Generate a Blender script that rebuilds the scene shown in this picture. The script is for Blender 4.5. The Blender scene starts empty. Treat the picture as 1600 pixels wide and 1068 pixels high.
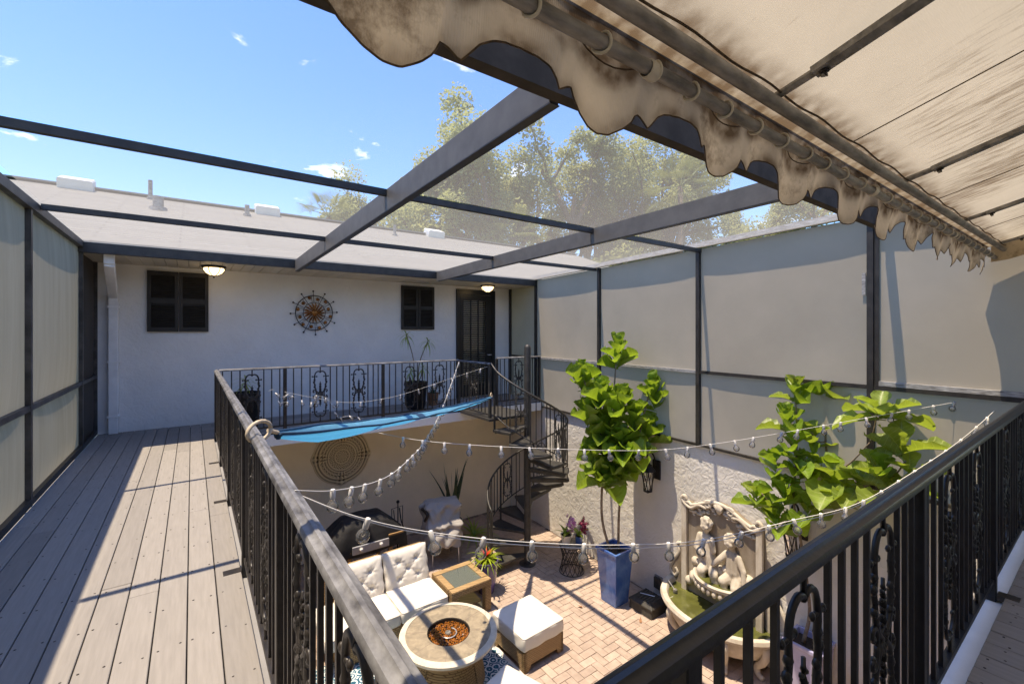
import bpy, bmesh, math, random
from math import sin, cos, pi, radians as R, sqrt, atan2
from mathutils import Vector, Matrix, Euler
random.seed(7)
SC = bpy.context.scene
COL = SC.collection

# ------------------------------------------------------------------ camera
cam = bpy.data.cameras.new('camera'); camo = bpy.data.objects.new('camera', cam); COL.objects.link(camo)
YAW = math.atan(500 / 695.)
camo.location = (0, 0, 1.6); camo.rotation_euler = (pi/2, 0, -YAW)
cam.sensor_width = 36; cam.lens = 36*695/1600.; cam.shift_y = -18/1600.
cam.clip_start = .02; cam.clip_end = 2000
SC.camera = camo

# ------------------------------------------------------------------ world, sun, exposure
SUN = Vector((-.225, .075, 1)).normalized()
w = bpy.data.worlds.new('World'); SC.world = w; w.use_nodes = True
nt = w.node_tree; nt.nodes.clear()
def wn(t, **k):
    n = nt.nodes.new(t)
    for a, b in k.items(): setattr(n, a, b)
    return n
sky = wn('ShaderNodeTexSky', sky_type='NISHITA', sun_disc=False)
sky.sun_elevation = math.asin(SUN.z); sky.sun_rotation = atan2(SUN.x, SUN.y)
sky.altitude = 0; sky.air_density = 1.0; sky.dust_density = .3; sky.ozone_density = 4.0
tc = wn('ShaderNodeTexCoord'); sep = wn('ShaderNodeSeparateXYZ'); nt.links.new(tc.outputs['Generated'], sep.inputs[0])
zz = wn('ShaderNodeMath', operation='MAXIMUM'); nt.links.new(sep.outputs[2], zz.inputs[0]); zz.inputs[1].default_value = 0
za = wn('ShaderNodeMath', operation='ADD'); nt.links.new(zz.outputs[0], za.inputs[0]); za.inputs[1].default_value = .12
dx = wn('ShaderNodeMath', operation='DIVIDE'); nt.links.new(sep.outputs[0], dx.inputs[0]); nt.links.new(za.outputs[0], dx.inputs[1])
dy = wn('ShaderNodeMath', operation='DIVIDE'); nt.links.new(sep.outputs[1], dy.inputs[0]); nt.links.new(za.outputs[0], dy.inputs[1])
cmb = wn('ShaderNodeCombineXYZ'); nt.links.new(dx.outputs[0], cmb.inputs[0]); nt.links.new(dy.outputs[0], cmb.inputs[1]); cmb.inputs[2].default_value = 7.4
n1 = wn('ShaderNodeTexNoise'); n1.inputs['Scale'].default_value = 2.7; n1.inputs['Detail'].default_value = 7; n1.inputs['Roughness'].default_value = .58; n1.inputs['Distortion'].default_value = .3
nt.links.new(cmb.outputs[0], n1.inputs['Vector'])
cr = wn('ShaderNodeValToRGB'); cr.color_ramp.elements[0].position = .615; cr.color_ramp.elements[0].color = (0, 0, 0, 1)
cr.color_ramp.elements[1].position = .76; cr.color_ramp.elements[1].color = (.9, .9, .9, 1)
nt.links.new(n1.outputs[0], cr.inputs[0])
mx = wn('ShaderNodeMix', data_type='RGBA'); nt.links.new(cr.outputs[0], mx.inputs['Factor']); hsv = wn('ShaderNodeHueSaturation'); hsv.inputs['Saturation'].default_value = 1.32; hsv.inputs['Hue'].default_value = .512; nt.links.new(sky.outputs[0], hsv.inputs['Color']); nt.links.new(hsv.outputs[0], mx.inputs['A']); mx.inputs['B'].default_value = (9, 9.2, 9.6, 1)
bg = wn('ShaderNodeBackground'); bg.inputs[1].default_value = .128; nt.links.new(mx.outputs['Result'], bg.inputs[0])
out = wn('ShaderNodeOutputWorld'); nt.links.new(bg.outputs[0], out.inputs[0])
sl = bpy.data.lights.new('sun', 'SUN'); sl.energy = 2.2; sl.angle = R(.53); sl.color = (1, .955, .89)
so = bpy.data.objects.new('sun', sl); COL.objects.link(so); so.rotation_euler = (-SUN).to_track_quat('-Z', 'Y').to_euler(); so.location = (-10, 6, 40)
vs = SC.view_settings; vs.view_transform = 'Standard'; vs.look = 'None'; vs.gamma = 1; vs.exposure = 1.78; vs.use_white_balance = True; vs.white_balance_temperature = 8500; vs.use_curve_mapping = False
SC.cycles.use_denoising = True; SC.cycles.max_bounces = 10; SC.cycles.diffuse_bounces = 6; SC.cycles.transparent_max_bounces = 16
SC.cycles.caustics_reflective = False; SC.cycles.caustics_refractive = False; SC.cycles.sample_clamp_indirect = 6

# ------------------------------------------------------------------ materials
MATS = {}
def M(name, col, rough=.6, metal=0., var=.15, vs=6., bump=0., bs=40., spec=.4, trans=0., rnd=0., col2=None, tcol=None, detail=5, stretch=None, dist=0., coat=0.):
    if name in MATS: return MATS[name]
    m = bpy.data.materials.new(name); m.use_nodes = True; t = m.node_tree; t.nodes.clear(); L = t.links.new
    N = lambda k: t.nodes.new(k)
    o = N('ShaderNodeOutputMaterial'); b = N('ShaderNodeBsdfPrincipled')
    b.inputs['Roughness'].default_value = rough; b.inputs['Metallic'].default_value = metal; b.inputs['Specular IOR Level'].default_value = spec
    if coat: b.inputs['Coat Weight'].default_value = coat; b.inputs['Coat Roughness'].default_value = .08
    tcd = N('ShaderNodeTexCoord'); oi = N('ShaderNodeObjectInfo')
    off = N('ShaderNodeVectorMath'); off.operation = 'MULTIPLY_ADD'
    L(oi.outputs['Random'], off.inputs[0]); off.inputs[1].default_value = (17.3, 9.1, 23.7); L(tcd.outputs['Object'], off.inputs[2])
    vec = off.outputs[0]
    if stretch:
        mp = N('ShaderNodeMapping'); mp.inputs['Scale'].default_value = stretch; L(vec, mp.inputs[0]); vec = mp.outputs[0]
    nz = N('ShaderNodeTexNoise'); nz.inputs['Scale'].default_value = vs; nz.inputs['Detail'].default_value = detail; nz.inputs['Roughness'].default_value = .62; nz.inputs['Distortion'].default_value = dist
    L(vec, nz.inputs['Vector'])
    rp = N('ShaderNodeValToRGB'); c = col; d = col2 or tuple(min(1, x*(1+var)) for x in c)
    e = tuple(x*(1-var) for x in c) if not col2 else c
    rp.color_ramp.elements[0].position = .36; rp.color_ramp.elements[0].color = (*e, 1); rp.color_ramp.elements[1].position = .66; rp.color_ramp.elements[1].color = (*d, 1)
    L(nz.outputs[0], rp.inputs[0]); cs = rp.outputs[0]
    if rnd:
        hs = N('ShaderNodeHueSaturation'); mr = N('ShaderNodeMapRange'); L(oi.outputs['Random'], mr.inputs[0]); mr.inputs[3].default_value = 1-rnd; mr.inputs[4].default_value = 1+rnd
        L(mr.outputs[0], hs.inputs['Value']); L(cs, hs.inputs['Color']); cs = hs.outputs[0]
    L(cs, b.inputs['Base Color'])
    sh = b.outputs[0]
    if bump:
        n2 = N('ShaderNodeTexNoise'); n2.inputs['Scale'].default_value = bs; n2.inputs['Detail'].default_value = 4; L(vec, n2.inputs['Vector'])
        bp = N('ShaderNodeBump'); bp.inputs['Strength'].default_value = min(1, bump); bp.inputs['Distance'].default_value = .01*max(1, bump); L(n2.outputs[0], bp.inputs['Height']); L(bp.outputs[0], b.inputs['Normal'])
    if trans:
        tr = N('ShaderNodeBsdfTranslucent'); ms = N('ShaderNodeMixShader'); ms.inputs[0].default_value = trans
        if tcol: tr.inputs[0].default_value = (*tcol, 1)
        else: L(cs, tr.inputs[0])
        L(sh, ms.inputs[1]); L(tr.outputs[0], ms.inputs[2]); sh = ms.outputs[0]
    L(sh, o.inputs[0]); MATS[name] = m; m['p'] = 1
    return m
def nodes(m): return m.node_tree, (lambda k: m.node_tree.nodes.new(k)), m.node_tree.links.new
def bsdf(m): return next(n for n in m.node_tree.nodes if n.type == 'BSDF_PRINCIPLED')
def colsock(m): return bsdf(m).inputs['Base Color'].links[0].from_socket

def stucco(name, col, dist=.012, sc=16., warm=None):
    m = M(name, col, .9, var=.05, vs=1.3, spec=.2)
    t, N, L = nodes(m); b = bsdf(m)
    tcd = N('ShaderNodeTexCoord')
    n = N('ShaderNodeTexNoise'); n.inputs['Scale'].default_value = sc; n.inputs['Detail'].default_value = 6; n.inputs['Roughness'].default_value = .55; n.inputs['Distortion'].default_value = 1.4
    v = N('ShaderNodeTexVoronoi'); v.inputs['Scale'].default_value = sc*.7; v.feature = 'SMOOTH_F1'
    L(tcd.outputs['Object'], n.inputs['Vector']); L(tcd.outputs['Object'], v.inputs['Vector'])
    a = N('ShaderNodeMath'); a.operation = 'MULTIPLY_ADD'; L(v.outputs['Distance'], a.inputs[0]); a.inputs[1].default_value = .5; L(n.outputs[0], a.inputs[2])
    bp = N('ShaderNodeBump'); bp.inputs['Strength'].default_value = 1; bp.inputs['Distance'].default_value = dist; L(a.outputs[0], bp.inputs['Height']); L(bp.outputs[0], b.inputs['Normal'])
    return m
stucco('stucco', (.70, .67, .62), .016, 9.)
stucco('wall_white', (.82, .80, .77), .010, 11.)
stucco('wall_cream', (.88, .77, .60), .006, 11.)
M('fascia_white', (.78, .77, .74), .7, var=.06, vs=3, bump=.15, bs=30)
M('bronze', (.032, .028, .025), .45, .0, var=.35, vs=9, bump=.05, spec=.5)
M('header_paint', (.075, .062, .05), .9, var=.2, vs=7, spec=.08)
M('bronze_lit', (.065, .058, .052), .5, var=.5, vs=5, spec=.5)  # lighter copy of bronze, sunlit tone put into the colour
M('grey_beam', (.115, .105, .094), .55, var=.14, vs=7, bump=.04, spec=.4, detail=8)
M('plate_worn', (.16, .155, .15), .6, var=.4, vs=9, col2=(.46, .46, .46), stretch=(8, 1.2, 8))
M('rail_paint', (.030, .025, .022), .42, var=.4, vs=12, bump=.08, bs=60, spec=.5, rnd=.1)
M('rail_black', (.014, .014, .015), .36, var=.4, vs=12, bump=.08, bs=60, spec=.5)
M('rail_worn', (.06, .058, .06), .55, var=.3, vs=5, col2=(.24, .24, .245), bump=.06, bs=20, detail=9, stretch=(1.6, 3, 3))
M('stair_paint', (.045, .042, .038), .5, var=.3, vs=9, bump=.05, spec=.5)
M('deck_board', (.265, .245, .228), .82, var=.07, vs=4, bump=.12, bs=90, rnd=.14, stretch=(14, 1, 1), spec=.25)
M('deck_under', (.05, .045, .04), .9)
M('screw', (.06, .05, .045), .5, .6)
M('brick', (.43, .33, .27), .88, var=.12, vs=9, bump=.2, bs=110, rnd=.11, spec=.2)
M('mortar', (.24, .18, .145), .95, var=.2, vs=30, bump=.3, bs=120)
M('white_metal', (.90, .89, .87), .5, var=.07, vs=4)
M('soffit', (.62, .55, .43), .7, var=.06, vs=3, rnd=.05)
M('shutter', (.030, .026, .022), .55, var=.2, vs=7)
M('door_black', (.012, .012, .012), .35, var=.1, spec=.5)
M('blind', (.62, .52, .38), .6, var=.1, vs=10)
M('black_pot', (.014, .013, .013), .4, var=.3, vs=14, bump=.1, bs=80)
M('copper', (.30, .12, .035), .35, .85, var=.5, vs=16)
M('iron', (.025, .022, .02), .5, .3, var=.3)
M('teak', (.33, .19, .08), .7, var=.25, vs=6, stretch=(1, 1, 10))
M('grill_cover', (.018, .017, .017), .75, var=.3, vs=5, bump=.4, bs=14)
M('steel', (.58, .58, .60), .35, .5, var=.08, vs=5)
M('cover_grey', (.38, .355, .335), .8, var=.08, vs=5, bump=.2, bs=18)
M('cushion', (.72, .68, .62), .9, var=.04, vs=5, bump=.12, bs=160, spec=.15)
M('cushion_tan', (.70, .64, .56), .9, var=.05, vs=5, bump=.12, bs=160, spec=.15)
M('leaf', (.18, .285, .035), .36, var=.35, vs=9, rnd=.3, trans=.42, tcol=(.40, .58, .05), spec=.45)
M('leaf_pale', (.22, .30, .06), .4, var=.3, vs=9, rnd=.25, trans=.42, tcol=(.40, .52, .06), spec=.45)
M('leaf_dark', (.03, .07, .02), .45, var=.4, vs=10, rnd=.2, trans=.15, spec=.4)
M('snake_leaf', (.035, .065, .03), .45, var=.5, vs=16, stretch=(1, 1, 5))
M('brom_leaf', (.25, .34, .03), .4, var=.35, vs=7, trans=.3, rnd=.25, tcol=(.6, .6, .05))
M('brom_red', (.65, .05, .02), .4, var=.3, trans=.3)
M('oak_leaf', (.24, .27, .12), .6, var=.3, vs=.6, trans=.42, rnd=.1, tcol=(.52, .55, .24), spec=.2)
M('palm_leaf', (.12, .15, .05), .55, var=.3, vs=.8, trans=.25, tcol=(.3, .34, .1))
M('bark', (.13, .095, .07), .9, var=.35, vs=5, bump=.5, bs=14)
M('stem_bark', (.24, .18, .13), .85, var=.3, vs=18, bump=.3, bs=50)
M('glaze_blue', (.03, .10, .35), .22, var=.4, vs=5, col2=(.10, .21, .48), spec=.6, coat=.5, dist=.6, stretch=(1, 1, .6))
M('glaze_lavender', (.30, .30, .50), .25, var=.3, vs=4, col2=(.46, .44, .62), spec=.6, coat=.4)
M('glaze_purple', (.10, .07, .24), .25, var=.4, vs=5, spec=.6, coat=.4)
M('terracotta', (.34, .17, .09), .8, var=.2)
M('soil', (.05, .035, .025), .95, var=.4, vs=40, bump=.6, bs=60)
M('cast_stone', (.46, .40, .32), .85, var=.25, vs=6, bump=.35, bs=60, col2=(.66, .60, .51), spec=.2, stretch=(1, 1, .45), detail=8)
def stone_hollows():  # multiplies a darker brown into the hollows of the cast stone
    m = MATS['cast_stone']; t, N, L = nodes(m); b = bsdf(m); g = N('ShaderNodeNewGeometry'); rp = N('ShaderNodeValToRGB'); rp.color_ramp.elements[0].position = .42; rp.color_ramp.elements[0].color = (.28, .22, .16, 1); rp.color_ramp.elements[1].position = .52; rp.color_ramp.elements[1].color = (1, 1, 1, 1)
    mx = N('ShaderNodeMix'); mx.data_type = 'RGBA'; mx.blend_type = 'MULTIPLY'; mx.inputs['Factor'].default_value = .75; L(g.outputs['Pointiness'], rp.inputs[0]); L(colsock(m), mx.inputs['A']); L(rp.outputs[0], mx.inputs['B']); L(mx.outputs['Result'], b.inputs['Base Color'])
stone_hollows()
M('stone_rim', (.62, .56, .46), .6, var=.12, vs=10)
M('stone_top', (.23, .19, .14), .55, var=.3, vs=9, col2=(.38, .31, .22), detail=9, dist=.8)  # stone colour darkened to stand for the hammock's shading
M('amber', (.34, .12, .02), .15, var=.5, vs=40, spec=.7, rnd=.2)
M('water_green', (.10, .105, .03), .06, var=.25, vs=5, spec=.6)
M('pump_plastic', (.05, .046, .04), .6, var=.3, vs=12)
M('orchid_pink', (.62, .22, .55), .6, var=.3, vs=30, trans=.25, tcol=(.8, .4, .8))
M('orchid_red', (.28, .02, .08), .6, var=.4, vs=30, trans=.2)
M('ceramic_white', (.72, .68, .62), .4, var=.05)
M('galvanised', (.25, .235, .215), .55, .25, var=.45, vs=11, bump=.12, bs=40, detail=8, stretch=(.6, 2, 2))
M('wire_white', (.72, .70, .66), .5, var=.05)
M('ring_plastic', (.66, .60, .48), .5, var=.15)
M('hammock_blue', (.12, .36, .54), .8, var=.12, vs=9, bump=.15, bs=120, trans=.4, tcol=(.05, .42, .75))
M('hammock_navy', (.015, .06, .13), .8, var=.2, trans=.15)
M('rope', (.55, .45, .32), .9, var=.2, vs=40)
M('screen_shaded', (.06, .052, .045), .9, var=.1, vs=2)  # far left panel: the shade of the eave is put into its colour
M('screen_left', (.30, .275, .22), .9, var=.2, vs=2.0, bump=.0, trans=.40, tcol=(.34, .30, .235), stretch=(1, 3, .35), spec=.1)
M('screen_right', (.45, .385, .305), .85, var=.12, vs=.6, bump=.05, bs=45, trans=.3, tcol=(.44, .385, .315), spec=.2)
M('ground_grass', (.07, .09, .035), .95, var=.3, vs=.6, bump=.3, bs=3)
M('concrete', (.26, .25, .24), .9, var=.1, vs=2)
M('vent_white', (.72, .72, .70), .5, var=.05)

def veins(name, col):
    m = MATS[name]; t, N, L = nodes(m); b = bsdf(m); tcd = N('ShaderNodeTexCoord'); sp = N('ShaderNodeSeparateXYZ'); L(tcd.outputs['Object'], sp.inputs[0])
    def mt(op, a, b_=None):
        n = N('ShaderNodeMath'); n.operation = op
        for i, q in enumerate((a, b_)):
            if q is None: continue
            if isinstance(q, (int, float)): n.inputs[i].default_value = q
            else: L(q, n.inputs[i])
        return n.outputs[0]
    ax = mt('ABSOLUTE', sp.outputs[0]); u = mt('SUBTRACT', sp.outputs[1], mt('MULTIPLY', ax, .75)); sn = mt('SINE', mt('MULTIPLY', u, 120.)); v1 = mt('GREATER_THAN', sn, .93); v2 = mt('LESS_THAN', ax, .005); v = mt('MAXIMUM', mt('MULTIPLY', v1, .65), v2)
    mx = N('ShaderNodeMix'); mx.data_type = 'RGBA'; L(v, mx.inputs['Factor']); L(colsock(m), mx.inputs['A']); mx.inputs['B'].default_value = (*col, 1); L(mx.outputs['Result'], b.inputs['Base Color'])
veins('leaf', (.32, .42, .12)); veins('leaf_pale', (.42, .48, .18))
def glass_mat(name, tint=(1, 1, 1), op=.12, milk=0.):
    m = bpy.data.materials.new(name); m.use_nodes = True; t = m.node_tree; t.nodes.clear(); N = t.nodes.new; L = t.links.new
    o = N('ShaderNodeOutputMaterial'); tr = N('ShaderNodeBsdfTransparent'); tr.inputs[0].default_value = (*tint, 1); g = N('ShaderNodeBsdfGlossy'); g.inputs['Roughness'].default_value = .03
    lw = N('ShaderNodeFresnel'); lw.inputs[0].default_value = 1.5
    ad = N('ShaderNodeMath'); ad.operation = 'ADD'; ad.use_clamp = True; L(lw.outputs[0], ad.inputs[0]); ad.inputs[1].default_value = op
    ms = N('ShaderNodeMixShader'); L(ad.outputs[0], ms.inputs[0]); L(tr.outputs[0], ms.inputs[1]); L(g.outputs[0], ms.inputs[2])
    df = N('ShaderNodeBsdfDiffuse'); df.inputs[0].default_value = (*[.85*x for x in tint], 1); m3 = N('ShaderNodeMixShader'); m3.inputs[0].default_value = milk; L(ms.outputs[0], m3.inputs[1]); L(df.outputs[0], m3.inputs[2]); L(m3.outputs[0], o.inputs[0]); MATS[name] = m
glass_mat('bulb_glass', (.97, .96, .94), .05, .09); glass_mat('pane_glass', (.92, .94, .94), .0); glass_mat('table_glass', (.55, .62, .58), .22, .18)

def screen_mesh(name, op, col):          # woven insect screen: more threads in the way the flatter the light crosses it
    m = bpy.data.materials.new(name); m.use_nodes = True; t = m.node_tree; t.nodes.clear(); N = t.nodes.new; L = t.links.new
    o = N('ShaderNodeOutputMaterial'); tr = N('ShaderNodeBsdfTransparent'); d = N('ShaderNodeBsdfDiffuse'); d.inputs[0].default_value = (*col, 1)
    tl = N('ShaderNodeBsdfTranslucent'); tl.inputs[0].default_value = (*col, 1); m2 = N('ShaderNodeMixShader'); m2.inputs[0].default_value = .5; L(d.outputs[0], m2.inputs[1]); L(tl.outputs[0], m2.inputs[2])
    lw = N('ShaderNodeLayerWeight'); lw.inputs[0].default_value = .5
    c = N('ShaderNodeMath'); c.operation = 'SUBTRACT'; c.inputs[0].default_value = 1.05; L(lw.outputs['Facing'], c.inputs[1])
    q = N('ShaderNodeMath'); q.operation = 'DIVIDE'; q.inputs[0].default_value = 1; L(c.outputs[0], q.inputs[1])
    p = N('ShaderNodeMath'); p.operation = 'POWER'; p.inputs[0].default_value = 1-op; L(q.outputs[0], p.inputs[1])
    ms = N('ShaderNodeMixShader'); L(p.outputs[0], ms.inputs[0]); L(m2.outputs[0], ms.inputs[1]); L(tr.outputs[0], ms.inputs[2]); L(ms.outputs[0], o.inputs[0]); MATS[name] = m
screen_mesh('roof_screen', .12, (.46, .44, .40))

def emis(name, col, st):
    m = bpy.data.materials.new(name); m.use_nodes = True; b = bsdf(m); b.inputs['Base Color'].default_value = (*col, 1); b.inputs['Emission Color'].default_value = (*col, 1); b.inputs['Emission Strength'].default_value = st; b.inputs['Roughness'].default_value = .3
    MATS[name] = m
emis('lamp_glass', (1, .80, .52), .9)

def wicker(name, a, bcol):
    m = M(name, a, .6, var=.2, vs=30, rnd=.08)
    t, N, L = nodes(m); b = bsdf(m)
    tcd = N('ShaderNodeTexCoord'); s = N('ShaderNodeSeparateXYZ'); L(tcd.outputs['Object'], s.inputs[0])
    ad = N('ShaderNodeMath'); L(s.outputs[0], ad.inputs[0]); L(s.outputs[1], ad.inputs[1])
    sb = N('ShaderNodeMath'); sb.operation = 'SUBTRACT'; L(s.outputs[0], sb.inputs[0]); L(s.outputs[1], sb.inputs[1])
    zz = N('ShaderNodeMath'); zz.operation = 'MULTIPLY_ADD'; L(sb.outputs[0], zz.inputs[0]); zz.inputs[1].default_value = .5; L(s.outputs[2], zz.inputs[2])
    cb = N('ShaderNodeCombineXYZ'); L(ad.outputs[0], cb.inputs[0]); L(s.outputs[2], cb.inputs[1])
    br = N('ShaderNodeTexBrick'); br.inputs['Scale'].default_value = 1; br.inputs['Brick Width'].default_value = .062; br.inputs['Row Height'].default_value = .026; br.inputs['Mortar Size'].default_value = .005; br.inputs['Mortar Smooth'].default_value = .7; br.inputs['Bias'].default_value = 0
    br.inputs['Color1'].default_value = (*a, 1); br.inputs['Color2'].default_value = (*tuple(x*.78 for x in a), 1); br.inputs['Mortar'].default_value = (*bcol, 1)
    L(cb.outputs[0], br.inputs['Vector'])
    mx = N('ShaderNodeMix'); mx.data_type = 'RGBA'; mx.blend_type = 'MULTIPLY'; mx.inputs['Factor'].default_value = .35; L(br.outputs[0], mx.inputs['A']); L(colsock(m), mx.inputs['B'])
    L(br.outputs[0], b.inputs['Base Color'])
    bp = N('ShaderNodeBump'); bp.invert = True; bp.inputs['Distance'].default_value = .006; L(br.outputs['Fac'], bp.inputs['Height']); L(bp.outputs[0], b.inputs['Normal'])
wicker('wicker', (.46, .30, .15), (.16, .09, .04)); wicker('wicker_dark', (.30, .20, .11), (.10, .06, .03))

def roofmat():
    m = M('shingle', (.235, .23, .205), .95, var=.22, vs=5, stretch=(1, 4, 1), detail=8)
    t, N, L = nodes(m); b = bsdf(m); tcd = N('ShaderNodeTexCoord')
    br = N('ShaderNodeTexBrick'); br.inputs['Scale'].default_value = 1; br.inputs['Brick Width'].default_value = 1.9; br.inputs['Row Height'].default_value = .14; br.inputs['Mortar Size'].default_value = .012; br.inputs['Bias'].default_value = -.1
    br.inputs['Color1'].default_value = (.26, .255, .23, 1); br.inputs['Color2'].default_value = (.205, .20, .18, 1); br.inputs['Mortar'].default_value = (.13, .125, .11, 1)
    L(tcd.outputs['Object'], br.inputs['Vector'])
    mx = N('ShaderNodeMix'); mx.data_type = 'RGBA'; mx.inputs['Factor'].default_value = .5; L(br.outputs[0], mx.inputs['A']); L(colsock(m), mx.inputs['B']); L(mx.outputs['Result'], b.inputs['Base Color'])
    bp = N('ShaderNodeBump'); bp.invert = True; bp.inputs['Distance'].default_value = .01; L(br.outputs['Fac'], bp.inputs['Height']); L(bp.outputs[0], b.inputs['Normal'])
roofmat()

def awningmat(name, base, stain, amt, tr, sc):
    m = M(name, base, .85, var=.05, vs=3, trans=tr, tcol=tuple(min(1, x*1.0) for x in base), spec=.15)
    t, N, L = nodes(m); b = bsdf(m); tcd = N('ShaderNodeTexCoord')
    mp = N('ShaderNodeMapping'); mp.inputs['Scale'].default_value = sc; L(tcd.outputs['Object'], mp.inputs[0])
    nz = N('ShaderNodeTexNoise'); nz.inputs['Scale'].default_value = 3; nz.inputs['Detail'].default_value = 9; nz.inputs['Roughness'].default_value = .7; L(mp.outputs[0], nz.inputs['Vector'])
    n3 = N('ShaderNodeTexNoise'); n3.inputs['Scale'].default_value = 1.1; n3.inputs['Detail'].default_value = 3; L(tcd.outputs['Object'], n3.inputs['Vector'])
    mu = N('ShaderNodeMath'); mu.operation = 'MULTIPLY'; L(nz.outputs[0], mu.inputs[0]); L(n3.outputs[0], mu.inputs[1])
    rp = N('ShaderNodeValToRGB'); rp.color_ramp.elements[0].position = amt[0]; rp.color_ramp.elements[1].position = amt[1]
    rp.color_ramp.elements[0].color = (0, 0, 0, 1); rp.color_ramp.elements[1].color = (.85, .85, .85, 1); L(mu.outputs[0], rp.inputs[0])
    at_ = N('ShaderNodeAttribute'); at_.attribute_name = 'grime'; g2 = N('ShaderNodeTexNoise'); g2.inputs['Scale'].default_value = 14; g2.inputs['Detail'].default_value = 8; L(tcd.outputs['Object'], g2.inputs['Vector'])
    gm = N('ShaderNodeMapRange'); L(g2.outputs[0], gm.inputs[0]); gm.inputs[1].default_value = .32; gm.inputs[2].default_value = .62; gm.inputs[3].default_value = .35; gm.inputs[4].default_value = 1.15
    gx = N('ShaderNodeMath'); gx.operation = 'MULTIPLY'; gx.use_clamp = True; L(at_.outputs['Fac'], gx.inputs[0]); L(gm.outputs[0], gx.inputs[1])
    gy = N('ShaderNodeMath'); gy.operation = 'MAXIMUM'; L(gx.outputs[0], gy.inputs[0]); L(rp.outputs[0], gy.inputs[1])
    mx = N('ShaderNodeMix'); mx.data_type = 'RGBA'; L(gy.outputs[0], mx.inputs['Factor']); L(colsock(m), mx.inputs['A']); mx.inputs['B'].default_value = (*stain, 1)
    L(mx.outputs['Result'], b.inputs['Base Color'])
    trn = next(n for n in t.nodes if n.type == 'BSDF_TRANSLUCENT'); L(mx.outputs['Result'], trn.inputs[0])
    wv = N('ShaderNodeTexWave'); wv.inputs['Scale'].default_value = 55; wv.bands_direction = 'X'; L(tcd.outputs['Object'], wv.inputs['Vector'])
    w2 = N('ShaderNodeTexWave'); w2.inputs['Scale'].default_value = 55; w2.bands_direction = 'Y'; L(tcd.outputs['Object'], w2.inputs['Vector'])
    a = N('ShaderNodeMath'); L(wv.outputs['Fac'], a.inputs[0]); L(w2.outputs['Fac'], a.inputs[1])
    bp = N('ShaderNodeBump'); bp.inputs['Strength'].default_value = .4; bp.inputs['Distance'].default_value = .003; L(a.outputs[0], bp.inputs['Height']); L(bp.outputs[0], b.inputs['Normal'])
awningmat('canopy', (.58, .505, .375), (.20, .14, .085), (.275, .42), .38, (14, 2.2, 2.2))
awningmat('valance', (.62, .495, .335), (.14, .09, .05), (.25, .40), .38, (4, 4, 4))
M('valance_edge', (.10, .066, .038), .9, var=.4, vs=30)

def rugmat():
    m = M('rug', (.62, .66, .66), .95, var=.06, vs=8, spec=.1)
    t, N, L = nodes(m); b = bsdf(m); tcd = N('ShaderNodeTexCoord')
    v = N('ShaderNodeTexVoronoi'); v.inputs['Scale'].default_value = 8.5; v.inputs['Randomness'].default_value = .35; L(tcd.outputs['Object'], v.inputs['Vector'])
    a = N('ShaderNodeMath'); a.operation = 'MULTIPLY'; L(v.outputs['Distance'], a.inputs[0]); a.inputs[1].default_value = 26
    s = N('ShaderNodeMath'); s.operation = 'SINE'; L(a.outputs[0], s.inputs[0])
    w2 = N('ShaderNodeTexWave'); w2.inputs['Scale'].default_value = 3.4; w2.inputs['Distortion'].default_value = 9; w2.inputs['Detail'].default_value = 3; w2.inputs['Detail Scale'].default_value = 2.5; L(tcd.outputs['Object'], w2.inputs['Vector'])
    ad = N('ShaderNodeMath'); L(s.outputs[0], ad.inputs[0]); L(w2.outputs['Fac'], ad.inputs[1])
    rp = N('ShaderNodeValToRGB'); rp.color_ramp.interpolation = 'CONSTANT'; e = rp.color_ramp.elements; e[0].position = 0; e[0].color = (.03, .11, .17, 1); e[1].position = .35; e[1].color = (.10, .30, .38, 1)
    e2 = e.new(.62); e2.color = (.62, .66, .66, 1)
    L(ad.outputs[0], rp.inputs[0]); L(rp.outputs[0], b.inputs['Base Color'])
rugmat()
def antique():
    m = M('medallion', (.55, .45, .30), .8, var=.15, vs=8)
    t, N, L = nodes(m); b = bsdf(m); g = N('ShaderNodeNewGeometry')
    rp = N('ShaderNodeValToRGB'); rp.color_ramp.elements[0].position = .445; rp.color_ramp.elements[0].color = (.07, .045, .02, 1); rp.color_ramp.elements[1].position = .51; rp.color_ramp.elements[1].color = (.70, .59, .42, 1)
    L(g.outputs['Pointiness'], rp.inputs[0]); L(rp.outputs[0], b.inputs['Base Color'])
antique()

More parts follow.
